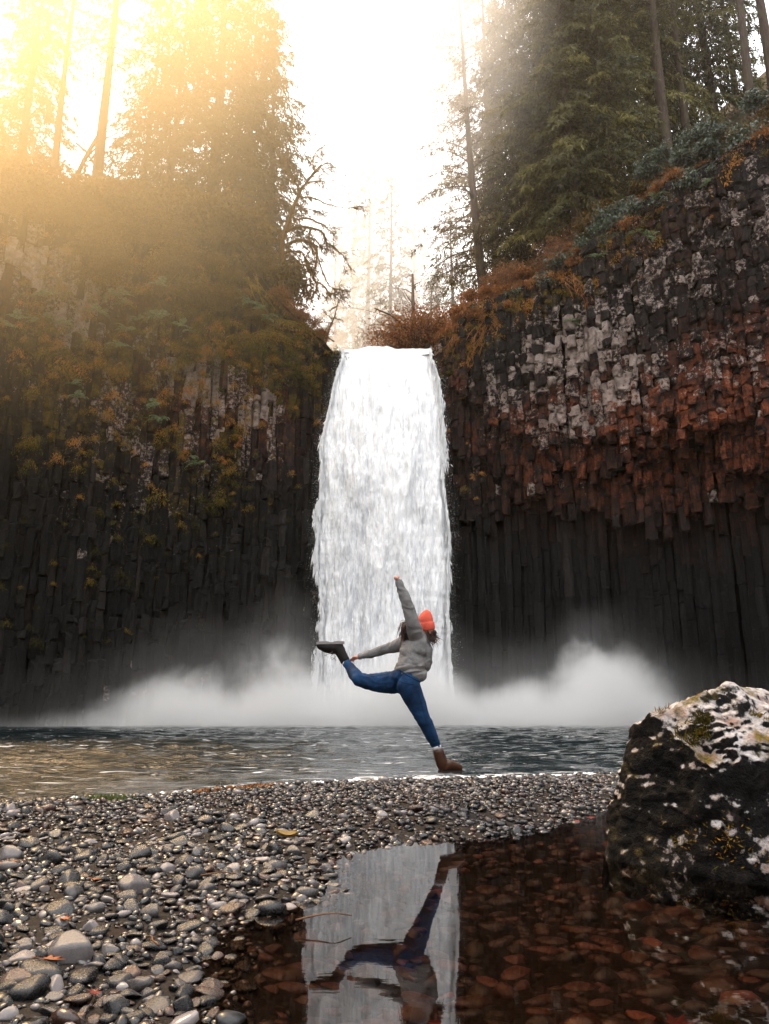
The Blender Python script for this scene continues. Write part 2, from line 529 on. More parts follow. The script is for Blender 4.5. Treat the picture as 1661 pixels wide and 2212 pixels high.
xs = np.concatenate([np.arange(-64, -8, 1.0), np.arange(-8, 8, .4), np.arange(8, 64.1, 1.0)])
ts = np.concatenate([[-.25], np.linspace(.2, 6, 14), np.linspace(7, 95, 70)])
Xg, Tg = np.meshgrid(xs, ts); Yg = yw(Xg) + Tg
Zg = hill(Xg, Yg)
g = G()
nx, ny = len(xs), len(ts)
i = (np.arange(ny - 1)[:, None] * nx + np.arange(nx - 1)[None]).ravel()
g.add(np.stack([Xg, Yg, Zg], -1), np.stack([i, i + 1, i + nx + 1, i + nx], -1))
hs = g.build('hillside', M['floor'], kind='structure')
hs['label'] = 'forested hillside and gorge above the basalt cliffs'

# stream bed on top, feeding the falls
g = G()
V, F = grid_mesh(np.linspace(-3.2, 3.4, 40), np.linspace(45.9, 110, 120), lambda X, Y: Z_LIP + .12 + (Y - 46) * .012 + .06 * n2(X, Y, 1.2, 9))
V[:, 0] += 2.5 * np.sin((np.maximum(V[:, 1], 46) - 46) * .05)
g.add(V, F)
g.build('stream', M['fall'], kind='structure')['label'] = 'white stream running to the lip of the waterfall'

# unseen valley slopes added beside and behind the camera to cut low sky light
g = G()
aa = np.radians(np.concatenate([np.linspace(142, 398, 90)])); rr_ = np.linspace(0, 1, 16)
for_ = np.stack(np.meshgrid(aa, rr_), -1)
A_, R_ = for_[..., 0], for_[..., 1]
rad = 26 + 34 * R_ + 2.5 * n2(np.cos(A_) * 8, np.sin(A_) * 8, .5, 14)
Xv, Yv = rad * np.cos(A_) * 1.0, 12 + rad * np.sin(A_)
back = np.clip(-np.sin(A_), 0, 1)
Zv = -1.3 + (rad - 26) * 1.15 * (1 - .35 * back ** 2) + 2.2 * n2(Xv, Yv, .18, 15) * R_
i = (np.arange(15)[:, None] * 90 + np.arange(89)[None]).ravel()
g.add(np.stack([Xv, Yv, Zv], -1), np.stack([i, i + 1, i + 91, i + 90], -1))
g.build('shading_slope', M['floor'], kind='structure')['label'] = 'unseen valley slope added behind the camera to block low sky light'

# ---------------------------------------------------------------- basalt cliffs, column by column
COLW = 0.44
def hexprism(c, shape, w, z0, z1, r, jit=.035, tilt=.05, taper=.9):
    """one chipped column piece: four hexagonal rings with bevelled ends"""
    an, rad = shape[0], w * .60 * shape[1] * r.uniform(.95, 1.05, 6)
    base = np.stack([np.cos(an) * rad, np.sin(an) * rad, np.zeros(6)], -1)
    b = min(.10, (z1 - z0) * .2)
    tx, ty = r.normal(0, tilt, 2)
    rings = []
    for z, s in ((z0, taper * r.uniform(.9, 1.05)), (z0 + b, 1.0), (z1 - b, 1.0), (z1, taper * r.uniform(.85, 1.05))):
        q = base * s
        q = q + r.normal(0, jit, q.shape) * np.array([1, 1, .6])
        q[:, 2] += z + q[:, 0] * tx * 3 + q[:, 1] * ty * 3
        q[:, :2] += np.array([tx, ty]) * (z - z0) * .3
        rings.append(q)
    V = np.concatenate(rings) + np.array([c[0], c[1], 0])
    k = np.arange(6); k2 = (k + 1) % 6
    F = np.concatenate([np.stack([k + o, k2 + o, k2 + o + 6, k + o + 6], -1) for o in (0, 6, 12)])
    T = np.array([[0, 2, 1], [0, 3, 2], [0, 4, 3], [0, 5, 4], [18, 19, 20], [18, 20, 21], [18, 21, 22], [18, 22, 23]])
    return V, [F, T]

def gauss_field(spots):
    pts = [(on_wall(u, v), ru, rv, a) for u, v, ru, rv, a in spots]
    def f(X, Z):
        s = np.zeros_like(np.asarray(X, float))
        for p, ru, rv, a in pts:
            s = np.maximum(s, a * np.exp(-(((X - p[0]) / (ru / 36)) ** 2 + ((Z - p[2]) / (rv / 36)) ** 2)))
        return s
    return f
pale_f = gauss_field([(1230, 760, 150, 130, .95), (1120, 830, 110, 120, .62), (1330, 830, 120, 130, .75), (1250, 900, 120, 60, .8), (1580, 500, 170, 170, .50), (1440, 600, 160, 110, .52),
                      (1560, 780, 150, 110, .42), (1600, 420, 120, 80, .45), (1060, 900, 60, 120, .35), (1200, 1030, 110, 60, .3),
                      (55, 540, 90, 100, 1.0), (140, 640, 90, 110, .8), (430, 800, 90, 80, 1.0), (560, 880, 60, 120, .85), (460, 900, 110, 140, .62), (230, 880, 120, 190, .52), (300, 1000, 200, 160, .40), (120, 800, 100, 120, .42),
                      (330, 720, 90, 60, .5), (180, 720, 40, 100, .45)])
rust_f = gauss_field([(1250, 900, 230, 60, .9), (1420, 900, 200, 90, .95), (1580, 900, 180, 130, 1.0), (1240, 990, 130, 80, .75), (1420, 1000, 150, 60, .7), (1300, 830, 120, 80, .3),
                      (1620, 780, 120, 90, .7), (1420, 520, 130, 90, .15), (1560, 560, 200, 140, .10), (560, 860, 120, 120, .45), (420, 860, 160, 130, .42), (130, 650, 150, 150, .35), (980, 900, 40, 160, .45)])
moss_f = gauss_field([(400, 600, 330, 120, .62), (180, 760, 300, 120, .55), (560, 740, 170, 90, .75), (640, 830, 90, 130, .7), (330, 950, 330, 200, .40), (60, 900, 200, 200, .42),
                      (420, 1120, 260, 160, .25), (1000, 760, 70, 60, .6), (1180, 650, 160, 40, .6), (1370, 500, 130, 60, .5)])

step1 = [(960, 830), (1040, 880), (1140, 945), (1250, 950), (1330, 945), (1480, 930), (1560, 925), (1661, 955)]
step2 = [(960, 960), (1060, 1020), (1160, 1045), (1230, 1010), (1310, 1050), (1420, 990), (1500, 985), (1661, 1015)]
step3 = [(960, 1100), (1040, 1130), (1090, 1060), (1180, 1080), (1270, 1110), (1340, 1130), (1450, 1100), (1560, 1060), (1661, 1080)]
def stepf(st):
    P = np.array([on_wall(*s) for s in st]); o = np.argsort(P[:, 0])
    return lambda X: float(np.interp(X, P[o, 0], P[o, 2]))
s1, s2, s3 = stepf(step1), stepf(step2), stepf(step3)

def wall_frame(X):
    e = .05
    t = np.array([2 * e, float(yw(X + e) - yw(X - e))]); t /= np.linalg.norm(t)
    return np.array([X, float(yw(X))]), t, np.array([t[1], -t[0]])     # point, tangent, outward normal

def arc_positions(x0, x1, step):
    out, X = [], x0
    sgn = 1 if x1 > x0 else -1
    while (x1 - X) * sgn > 0:
        _, t, _ = wall_frame(X); out.append(X); X += sgn * step * abs(t[0])
    return out

def make_cliff(side):
    r = np.random.default_rng(21 if side < 0 else 22)
    pieces = []
    x0, x1 = (-2.2, -31) if side < 0 else (2.3, 29)
    for k in range(4):                                       # k = 0 stands out furthest
        depth = -.15 + k * (.34 if side < 0 else 1.0)
        for j, X in enumerate(arc_positions(x0 + side * (k % 2) * COLW * .5, x1, COLW * .96)):
            p, t, nrm = wall_frame(X)
            zt = float(ztop(X)) + .1
            if side > 0:
                lo = (s1(X), s2(X), s3(X), -.6)[k] + r.normal(0, .40) + 1.1 * float(n2(X, k * 7, .45, 35))
                hi = zt if k == 0 else (s1(X), s2(X), s3(X))[k - 1] + .9
                if k == 0 and X < 5.5: lo += (5.5 - X) * .4
            else:
                w = float(n2(X, k * 9.0, .33, 31))
                e = (.16, .36, .60, 1.0)[k]
                hi = zt * e + (w * 4.0 + r.normal(0, 1.3)) if k < 3 else zt
                hi = min(hi, zt)
                lo = -.6 if k == 0 else max(-.6, zt * (.16, .36, .60)[k - 1] + float(n2(X, (k - 1) * 9.0, .33, 31)) * 4 - 3.2)
                # the face bulges forward below its middle
            shp = (r.uniform(0, PI / 3) + np.arange(6) * PI / 3 + r.normal(0, .12, 6), r.uniform(.82, 1.16, 6) * r.uniform(.92, 1.16), r.beta(2, 3))
            coff, cside = r.normal(0, .10 if k < 3 or side < 0 else .17), r.normal(0, .04)
            z = lo
            while z < hi - .12:
                f = z / max(zt, 1)
                if side > 0:
                    h = r.uniform(.32, .85) if k == 0 else (r.uniform(.5, 1.4) if k < 3 else r.uniform(.7, 2.8))
                else:
                    h = r.uniform(.35, 1.3) if r.random() < .65 else r.uniform(1.2, 2.8)
                z1 = min(z + h, hi)
                if abs(X) < 3.6 and side > 0 and z1 > Z_LIP - 1.5 and X < 3.15 : break
                if hi - z1 < .15: z1 = hi
                rough = .085 if k == 0 and side > 0 else (.06 if side < 0 else (.05 if k < 3 else .03))
                off = depth + coff - r.normal(0, rough)
                if r.random() < (.20 if k < 3 or side < 0 else .10): off += r.uniform(.06, .34)
                c = p - nrm * off + t * (cside + r.normal(0, .018))
                pieces.append((c[0], c[1], z, z1, k, shp))
                z = z1
    # colour of each stone: its own tone, lichen, iron and moss where they grow, and painted glints
    areas, geo = [], []
    for (cx, cy, z0, z1, k, shp) in pieces:
        V, F = hexprism((cx, cy), shp, COLW, z0 - .03, z1 + .02, r, jit=.048 if (k < 3 or side < 0) else .022, tilt=.05 if (k == 0 or side < 0) else .015)
        zc = .5 * (z0 + z1)
        u, v, d = project(np.array([[cx, cy, zc]]))
        vis = 0 < u[0] < PW and 0 < v[0] < 1560 and k <= 3
        areas.append((z1 - z0) * COLW / d[0] ** 2 * (1 if vis else 0) * (1.0 if z1 - z0 < 2.4 else .8))
        tone = np.clip(.6 * shp[2] + .4 * r.beta(2, 3), 0, 1)
        pf = float(pale_f(cx, zc))
        pale = pf * (.55 + .75 * r.random()) if r.random() < .25 + pf * .75 else 0
        if r.random() < .05 and z1 - z0 < .8: pale = .5  # scattered pale spots painted in, standing for glints on wet ledges
        rust = float(rust_f(cx, zc)) * (.22 + .78 * r.random())
        moss = float(moss_f(cx, zc)) * (.3 + .95 * r.random()) + (.1 if r.random() < .2 else 0)
        if side > 0 and k >= 3: pale *= .2
        geo.append((V, F, tone, pale, rust, moss))
    big = set(np.argsort(areas)[::-1][:300].tolist())
    # the body of the cliff behind the columns
    g = G('pale', 'rust', 'moss')
    Xs = np.array(arc_positions(x0 - side * .5, x1 + side * 4, .8)); nz = 34
    rows = []
    for X in Xs:
        p, t, nrm = wall_frame(X); zt = float(ztop(X))
        back = 1.30 if side < 0 else 3.4
        z = np.linspace(-1.5, max(zt - .15, float(hill(p[0] - nrm[0] * back, p[1] - nrm[1] * back)) + .15), nz)
        q = np.stack([np.full(nz, p[0] - nrm[0] * back), np.full(nz, p[1] - nrm[1] * back), z], -1)
        q[:, 1] += .15 * n2(np.full(nz, X), z, .7, 4)
        q = np.concatenate([q, [[p[0] + nrm[0] * .1, p[1] + nrm[1] * .1, zt + .02]]]) if False else q
        rows.append(q)
    V = np.concatenate(rows); m = nz
    i = (np.arange(len(Xs) - 1)[:, None] * m + np.arange(nz - 1)[None]).ravel()
    g.add(V, np.stack([i, i + m, i + m + 1, i + 1], -1), .2, moss=.2)
    root = g.build('cliff', M['basalt'], kind='structure')
    root['label'] = ('dark mossy basalt cliff left of the waterfall' if side < 0 else 'stepped overhanging basalt cliff right of the waterfall')
    rest = G('pale', 'rust', 'moss')
    for idx, (V, F, tone, pale, rust, moss) in enumerate(geo):
        if idx in big:
            b = G('pale', 'rust', 'moss'); o = V.mean(0)
            b.add(V - o, F, tone, pale=pale, rust=rust, moss=moss)
            me = b.mesh('basalt_column', M['basalt'], False)
            child('basalt_column', me, root, o)
        else:
            rest.add(V, F, tone, pale=pale, rust=rust, moss=moss)
    rest.build('basalt_columns', M['basalt'], root, smooth=False, kind='stuff')
    return root, pieces

cliff_l, pieces_l = make_cliff(-1)
cliff_r, pieces_r = make_cliff(1)

# rock shelf behind and under the falling water
g = G('pale', 'rust', 'moss')
V, F = grid_mesh(np.linspace(-3.4, 3.4, 30), np.linspace(-1, Z_LIP - .1, 60), lambda X, Z: 46.3 + .35 * n2(X, Z, .9, 12))
V = V[:, [0, 2, 1]]
g.add(V, F, .2)
g.build('rock_face', M['basalt'], kind='structure')['label'] = 'wet dark rock face behind the falling water'

# ---------------------------------------------------------------- waterfall
EL = [(739, 757), (730, 790), (720, 822), (712, 870), (698, 940), (694, 1000), (692, 1060), (690, 1120), (684, 1170), (686, 1220), (693, 1270), (699, 1330), (694, 1400), (684, 1480), (672, 1570)]
ER = [(933, 764), (944, 790), (951, 820), (953, 870), (955, 920), (954, 1000), (958, 1060), (966, 1110), (971, 1160), (968, 1210), (966, 1300), (968, 1380), (974, 1470), (990, 1570)]
def edge_xz(E, Y): 
    P = np.array([at(u, v, Y) for u, v in E]); o = np.argsort(P[:, 2])
    return lambda z: np.interp(z, P[o, 2], P[o, 0])
exl, exr = edge_xz(EL, 44.6), edge_xz(ER, 44.6)
nu, nv = 150, 520
zz = np.linspace(-.3, Z_LIP + .15, nv)
uu = np.linspace(0, 1, nu)
Zf = np.repeat(zz[:, None], nu, 1)
l = exl(zz) + .12 * n2(zz, 0 * zz, 1.6, 41) + .07 * n2(zz, 0 * zz + 3, 5.0, 42)
rr_ = exr(zz) + .12 * n2(zz, 0 * zz + 9, 1.6, 43) + .07 * n2(zz, 0 * zz + 5, 5.0, 44)
Xf = l[:, None] + (rr_ - l)[:, None] * uu[None]
fall_t = np.clip((Z_LIP - Zf) / Z_LIP, 0, 1)
Yf = 45.7 - 1.9 * np.sqrt(fall_t) - .9 * np.sin(uu * PI)[None] ** .6 * np.clip(.12 + fall_t * 2.5, 0, 1)
st = np.stack([Xf * 1.3, Zf * .28, np.full_like(Xf, .5)], -1)
d1 = fbm(st, 4, 51)
d2 = fbm(np.stack([Xf * 4.0, Zf * .55, np.full_like(Xf, .5)], -1), 4, 52)
d3 = fbm(np.stack([Xf * 11, Zf * 1.6, np.full_like(Xf, .5)], -1), 2, 57)
Yf = Yf - (d1 * .62 + d2 * .30 + d3 * .10) * (.25 + .75 * np.clip(fall_t * 3, 0, 1))
Zf2 = Zf + .22 * n2(Xf, 0 * Xf, 1.1, 58) * np.clip(1 - fall_t / .04, 0, 1)
thin = np.clip(.25 + .9 * np.exp(-((uu[None] - .27) / .22) ** 2) * np.clip(fall_t * 1.6 - .1, 0, 1) + .5 * np.exp(-((uu[None] - .8) / .10) ** 2) * np.clip(fall_t * 1.3, 0, 1) - .5 * d2 - 1.2 * np.clip(1 - fall_t / .05, 0, 1), -1, 1.4)
g = G('thin')
i = (np.arange(nv - 1)[:, None] * nu + np.arange(nu - 1)[None]).ravel()
g.add(np.stack([Xf, Yf, Zf2], -1), np.stack([i, i + 1, i + nu + 1, i + nu], -1), .5, thin=thin.ravel())
wf = g.build('waterfall', M['fall'], kind='structure')
wf['label'] = 'tall white waterfall plunging between the two cliffs'
# flying droplets and torn white water, along the edges and in front of the curtain
r = np.random.default_rng(61)
n = 20000
z = Z_LIP * r.beta(1.15, 1.25, n) + .1
e = r.random(n)
u_ = np.where(e < .38, r.normal(0, .035, n), np.where(e < .76, 1 + r.normal(0, .035, n), r.random(n)))
burst = np.clip(n2(z * 1.0, np.where(u_ < .5, 0., 50.), .55, 63) * 1.6, -.2, 1.4)
wl_, wr_ = exl(z), exr(z)
x = wl_ + (wr_ - wl_) * u_ + np.where(u_ < .02, -1, np.where(u_ > .98, 1, 0)) * np.abs(r.normal(0, .14, n)) * np.clip(burst, 0, 2)
tt = np.clip((Z_LIP - z) / Z_LIP, 0, 1)
y = 45.6 - 1.9 * np.sqrt(tt) - .9 * np.sin(np.clip(u_, 0, 1) * PI) ** .6 * np.clip(.12 + tt * 2.5, 0, 1) - np.abs(r.normal(.15, .22, n))
sz = r.lognormal(math.log(.0065), .45, n)
BV, BF = np.array([[0, 0, 1.8], [.9, 0, -.6], [-.45, .8, -.6], [-.45, -.8, -.6]]), np.array([[0, 1, 2], [0, 2, 3], [0, 3, 1], [1, 3, 2]])
mats = rot_mats(r.uniform(0, 6.3, n), r.normal(0, .5, n), r.normal(0, .5, n)) * sz[:, None, None]
g = G()
g.add(*scatter(BV, BF, mats, np.stack([x, y, z], -1)))
# torn streaks of water along both edges
m = 15000
z = Z_LIP * r.beta(1.1, 1.2, m) + .05
e = r.random(m)
lf = e < .42; rt = (e >= .42) & (e < .84)
burst = np.clip(n2(z * 1.0, np.where(lf, 0., 50.), .5, 63) * 1.8, 0, 1.5)
out = np.abs(r.normal(0, .10, m)) * (.35 + 1.9 * burst)
u_ = r.random(m)
wl_, wr_ = exl(z), exr(z)
x = np.where(lf, wl_ + .10 - out, np.where(rt, wr_ - .10 + out, wl_ + (wr_ - wl_) * u_))
uc = np.where(lf | rt, .02, u_)
tt = np.clip((Z_LIP - z) / Z_LIP, 0, 1)
y = 45.6 - 1.9 * np.sqrt(tt) - .9 * np.sin(uc * PI) ** .6 * np.clip(.12 + tt * 2.5, 0, 1) - np.abs(r.normal(.12, .2, m))
V, F = kites(np.stack([x, y, z], -1), np.stack([r.normal(0, .05, m) + np.where(lf, -.05, np.where(rt, .05, 0)) * burst, r.normal(0, .04, m), -r.uniform(.12, .75, m)], -1), r.uniform(.02, .085, m), r)
g.add(V, F)
g.build('spray', M['spray'], kind='stuff')['label'] = 'flying white droplets tearing off the waterfall edges'

# ---------------------------------------------------------------- gravel bar, pool and puddle
shore_px = [(-500, 1752), (-200, 1745), (0, 1738), (120, 1731), (330, 1722), (430, 1713), (560, 1702), (700, 1694), (820, 1690), (950, 1684), (1100, 1682), (1340, 1674), (1700, 1668), (2100, 1662)]
SH = np.array([at_z(u, v, 0.0) for u, v in shore_px])
def shore(X): return np.interp(X, SH[:, 0], SH[:, 1])
pud_px = [(1900, 1728), (1700, 1732), (1400, 1736), (1330, 1745), (1262, 1750), (1232, 1772), (1150, 1790), (1060, 1806), (985, 1816), (900, 1815), (845, 1822), (765, 1838), (718, 1862),
          (690, 1890), (697, 1925), (655, 1945), (590, 1957), (520, 1985), (470, 2015), (440, 2060), (428, 2120), (440, 2212), (455, 2330)]
PUD = [at_z(u, v, 0.0)[:2] for u, v in pud_px]
PUD = np.array(PUD + [np.array([PUD[-1][0], .4]), np.array([9., .4]), np.array([9., PUD[0][1]])])
def poly_sd(X, Y, poly):
    """signed distance to a closed polygon, negative inside"""
    X = np.asarray(X, float); Y = np.asarray(Y, float)
    d = np.full(X.shape, 1e9); inside = np.zeros(X.shape, bool)
    for a, b in zip(poly, np.roll(poly, -1, 0)):
        e = b - a; wx, wy = X - a[0], Y - a[1]
        t = np.clip((wx * e[0] + wy * e[1]) / max(e @ e, 1e-9), 0, 1)
        d = np.minimum(d, (wx - t * e[0]) ** 2 + (wy - t * e[1]) ** 2)
        c = ((a[1] > Y) != (b[1] > Y)) & (X < (b[0] - a[0]) * (Y - a[1]) / (b[1] - a[1] + 1e-12) + a[0])
        inside ^= c
    return np.where(inside, -1, 1) * np.sqrt(d)
def ground(X, Y):
    dp = poly_sd(X, Y, PUD) + .05 * n2(X, Y, 3.0, 71) + .035 * n2(X, Y, 9.0, 72)
    ds = shore(X) - Y + .10 * n2(X, Y, 2.0, 73)
    land = np.minimum(.085 * (1 - np.exp(-np.maximum(dp, 0) / .5)), .085 * (1 - np.exp(-np.maximum(ds, 0) / .7)))
    land = land + .012 * n2(X, Y, 2.2, 74)* np.clip(land / .04, 0, 1)
    pud = np.maximum(dp * .20, -.165 + .02 * n2(X, Y, 2.5, 75))
    pool = np.maximum(ds * .22, -1.2)
    return np.where(dp < 0, pud, np.where(ds < 0, pool, land)) - .004

g = G()
V, F = grid_mesh(np.arange(-9, 9.01, .06), np.concatenate([np.arange(.3, 12, .05), np.arange(12, 18, .4)]), ground)
g.add(V, F)
bar = g.build('gravel_bar', M['ground'], kind='structure')
bar['label'] = 'wet gravel bar between the pool and the shallow puddle'

# pool
ys = [7.0]
while ys[-1] < 48: ys.append(ys[-1] + .035 + .0065 * (ys[-1] - 6))
ys = np.array(ys)
xs = np.concatenate([np.arange(-36, -9, .45), np.arange(-9, 9, .07), np.arange(9, 36.1, .45)])
def pool_z(X, Y):
    far = np.clip((Y - 8) / 6, .25, 1)
    return far * (.030 * fbm(np.stack([X * 1.1, Y * 2.0, 0 * X], -1), 3, 81) + .045 * fbm(np.stack([X * .3, Y * .6, 0 * X], -1), 3, 82)) + .065 * np.clip((Y - 8.6) / 5, 0, 1) * fbm(np.stack([X * 2.0, Y * 3.4, 0 * X + 3], -1), 2, 86) + .012 * np.exp(-((shore(X) - Y + .05) / .12) ** 2)
V, F = grid_mesh(xs, ys, pool_z)
X, Y = V[:, 0], V[:, 1]
ds = Y - shore(X)
lace = .55 + .45 * n2(X, 0 * X, .8, 83)
left = np.clip((X + 3.6) / 1.5, 0, 1)
foam = (.85 * np.exp(-((ds - .12) / .17) ** 2) * (.30 + .70 * left) * (.75 + .5 * lace) + .55 * left * np.exp(-((ds - .75 - .35 * n2(X, Y, .5, 84)) / .22) ** 2) * lace
        + .07 * np.clip((Y - 11) / 9, 0, 1) + .14 * n2(X, Y * 2.2, .28, 85) * np.clip((Y - 9) / 3, 0, 1) + .07 * np.exp(-((X - .3) / 3.2) ** 2) * np.clip((Y - 9) / 4, 0, 1)
        + .5 * np.clip((Y - 37) / 5, 0, 1))
foam *= np.where(ds < -.06, 0, 1)
g = G('foam')
g.add(V, F, .5, foam=foam)
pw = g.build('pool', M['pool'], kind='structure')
pw['label'] = 'dark choppy plunge pool with foam and painted sparkle'

# foam fringe where wavelets run up the gravel
r = np.random.default_rng(88)
n = 3600
X = r.uniform(-4.2, 4.2, n)
keep = r.random(n) < np.clip(.18 + .5 * np.clip((X + 2.6) / 2, 0, 1) + .4 * n2(X, 0 * X, 1.3, 89), .03, 1)
X = X[keep]; n = len(X)
Y = shore(X) + r.normal(.02, .06, n)
BV1, BF1 = ico(1)
s = r.lognormal(math.log(.0095), .5, n)
mt = rot_mats(r.uniform(0, 6.3, n), r.normal(0, .2, n), r.normal(0, .2, n)) * (s[:, None] * np.array([1.7, 1.0, .9]))[:, None, :]
g = G()
g.add(*scatter(BV1, BF1, mt, np.stack([X, Y, np.maximum(ground(X, Y), .005) + .003 + np.abs(r.normal(0, .006, n))], -1)))
g.build('foam', M['spray'], kind='stuff')['label'] = 'white foam fringe along the gravel shore'

# puddle
g = G()
V, F = grid_mesh(np.linspace(-1.6, 8.8, 14), np.linspace(.35, PUD[0][1] + .12, 10), lambda X, Y: 0 * X)
g.add(V, F)
pd = g.build('puddle', M['puddle'], kind='structure')
pd['label'] = 'still clear puddle mirroring the waterfall and the leaping person'

# ---------------------------------------------------------------- stones of the bar
def stone_base(sub, seed, flat, ang=0.0):
    V, F = ico(sub)
    r = np.random.default_rng(seed)
    V = V * (1 + .22 * fbm(V * 1.1 + seed, 2, seed)[:, None])
    for _ in range(3 + int(ang * 6)):
        nrm = norm(r.normal(size=3)); h = r.uniform(.5, .82)
        d = V @ nrm - h
        V = V - np.maximum(d, 0)[:, None] * nrm * .9
    V[:, 2] *= flat; V[:, 1] *= r.uniform(.62, .85)
    return V / np.abs(V[:, 0]).max(), F
bases2 = [stone_base(2, 100 + k, f, a) for k, (f, a) in enumerate([(.55, .1), (.42, .5), (.65, .9), (.5, .3), (.38, 1.0), (.7, .6), (.33, .4)])]
bases3 = [stone_base(3, 100 + k, f, a) for k, (f, a) in enumerate([(.55, .1), (.42, .5), (.65, .9), (.5, .3), (.38, 1.0), (.7, .6), (.33, .4)])]
bases1 = [stone_base(1, 130 + k, f, .3) for k, f in enumerate([.55, .45, .65, .5, .38])]
r = np.random.default_rng(91)
pts = []      # x, y, half-length
def sample(n, ymin, ymax, med, sig, mx):
    x = r.uniform(-6.2, 6.6, n); y = r.uniform(ymin, ymax, n)
    s = np.minimum(r.lognormal(math.log(med), sig, n), mx)
    u, v, d = project(np.stack([x, y, 0 * x], -1))
    ok = (u > -300) & (u < PW + 420) & (v < 2360) & (y < shore(x) + .25)
    return np.stack([x, y, s], -1)[ok]
A = np.concatenate([sample(39000, 2.0, 4.6, .0155, .52, .075), sample(800, 2.0, 5.0, .040, .25, .07), sample(42000, 4.6, 11.5, .019, .48, .07), sample(500, 4.4, 9.0, .042, .25, .065)])
dp = poly_sd(A[:, 0], A[:, 1], PUD)
A = A[(dp > -.16 + .05 * r.normal(size=len(A)))]
hero = [(190, 1876, .060), (580, 1962, .055), (882, 1836, .050), (712, 1890, .040), (330, 1905, .055), (360, 1900, .050), (150, 2085, .10), (230, 1850, .045), (60, 1925, .055), (215, 1925, .06),
        (330, 2050, .065), (180, 2130, .07), (60, 2175, .075), (300, 1975, .05), (395, 2140, .05), (280, 2160, .06), (470, 1845, .045), (500, 2185, .06), (105, 1990, .07), (262, 2085, .05)]
H = np.array([np.append(at_z(u, v, .02)[:2], s * .8) for u, v, s in hero])
A = np.concatenate([H, A])
# drop small stones that sit inside larger ones
order = np.argsort(-A[:, 2]); A = A[order]
cell = .1; occ = {}; keep = []
for idx, (x, y, s) in enumerate(A):
    cx, cy = int(x // cell), int(y // cell); bad = False
    for ax in range(cx - 1, cx + 2):
        for ay in range(cy - 1, cy + 2):
            for (qx, qy, qs) in occ.get((ax, ay), ()):
                if (x - qx) ** 2 + (y - qy) ** 2 < (.56 * (s + qs)) ** 2 and not (qs > 2.5 * s and (x - qx) ** 2 + (y - qy) ** 2 > (.8 * qs) ** 2): bad = True; break
            if bad: break
        if bad: break
    if not bad: keep.append(idx); occ.setdefault((cx, cy), []).append((x, y, s))
A = A[keep]
gz = ground(A[:, 0], A[:, 1])
u, v, dep = project(np.stack([A[:, 0], A[:, 1], gz], -1))
score = A[:, 2] / dep * ((u > 0) & (u < PW) & (v < PH))
big = np.argsort(-score)[:300]
isbig = np.zeros(len(A), bool); isbig[big] = True
sh2 = [None] * 7
for k, (BV, BF) in enumerate(bases3):
    q = G(); q.add(BV, BF, 0.0); sh2[k] = q.mesh('stone', M['stone'], True)
for idx in big:
    x, y, s = A[idx]
    child('stone', sh2[r.integers(7)], bar, (x, y, gz[idx] + s * .22), (r.normal(0, .16), r.normal(0, .16), r.uniform(0, 6.3)), (s, s * r.uniform(.8, 1.1), s * r.uniform(.8, 1.15)))
g = G()
rest = np.where(~isbig)[0]
for lo, hi, bases in ((0, 5.6, bases2), (5.6, 99, bases1)):
    sel0 = rest[(A[rest, 1] >= lo) & (A[rest, 1] < hi)]
    which = r.integers(0, len(bases), len(sel0))
    for k, (BV, BF) in enumerate(bases):
        sel = sel0[which == k]; n = len(sel)
        if not n: continue
        mt = rot_mats(r.uniform(0, 6.3, n), r.normal(0, .28, n), r.normal(0, .28, n)) * A[sel, 2][:, None, None]
        V, F = scatter(BV, BF, mt, np.stack([A[sel, 0], A[sel, 1], gz[sel] + A[sel, 2] * .22], -1))
        g.add(V, F, np.repeat(r.random(n), len(BV)))
g.build('pebbles', M['stone'], bar, kind='stuff')
NSTONE = len(A)

# cobbles on the bed of the puddle
C = []
for n, lo, hi, med in ((5400, .9, 3.4, .046), (7000, 3.4, 7.4, .044)):
    x = r.uniform(-1.5, 6.4, n); y = r.uniform(lo, hi, n); C.append(np.stack([x, y, np.clip(r.lognormal(math.log(med), .40, n), .02, .105)], -1))
C = np.concatenate([[np.append(at_z(1545, 2068, -.06)[:2], .105)]] + C)
order = np.argsort(-C[:, 2]); C = C[order]
C = C[poly_sd(C[:, 0], C[:, 1], PUD) < -.13]
u, v, dep = project(np.stack([C[:, 0], C[:, 1], 0 * C[:, 0]], -1))
C = C[(u > -150) & (u < PW + 520) & (v < 2400)]
keep, occ = [], []
for idx, (x, y, s) in enumerate(C):
    if occ:
        o = np.array(occ); d2 = (o[:, 0] - x) ** 2 + (o[:, 1] - y) ** 2
        if (d2 < (.62 * (o[:, 2] + s)) ** 2).any(): continue
    occ.append((x, y, s)); keep.append(idx)
C = C[keep]
gz = ground(C[:, 0], C[:, 1])
u, v, dep = project(np.stack([C[:, 0], C[:, 1], gz], -1))
order = np.argsort(-(C[:, 2] / dep * ((u > 0) & (u < PW) & (v < PH))))
shc = []
for k, (BV, BF) in enumerate(bases2):
    q = G(); q.add(BV, BF, 0.0); shc.append(q.mesh('cobble', M['cobble'], True))
g = G()
for m_, idx in enumerate(order):
    x, y, s = C[idx]; yaw = r.normal(0, .7); k = r.integers(7)
    z = min(gz[idx] - s * .14, -.03 - s * .50)
    if m_ < 300:
        child('cobble', shc[k], bar, (x, y, z), (r.normal(0, .1), r.normal(0, .1), yaw), (s, s * r.uniform(.8, 1.15), s * .85))
    else:
        mt = rot_mats(np.array([yaw]), r.normal(0, .1, 1), r.normal(0, .1, 1)) * np.array([s, s, s * .85])[None, None]
        g.add(*scatter(bases2[k][0], bases2[k][1], mt, np.array([[x, y, z]])), r.random())
if g.n: g.build('cobbles', M['cobble'], bar, kind='stuff')
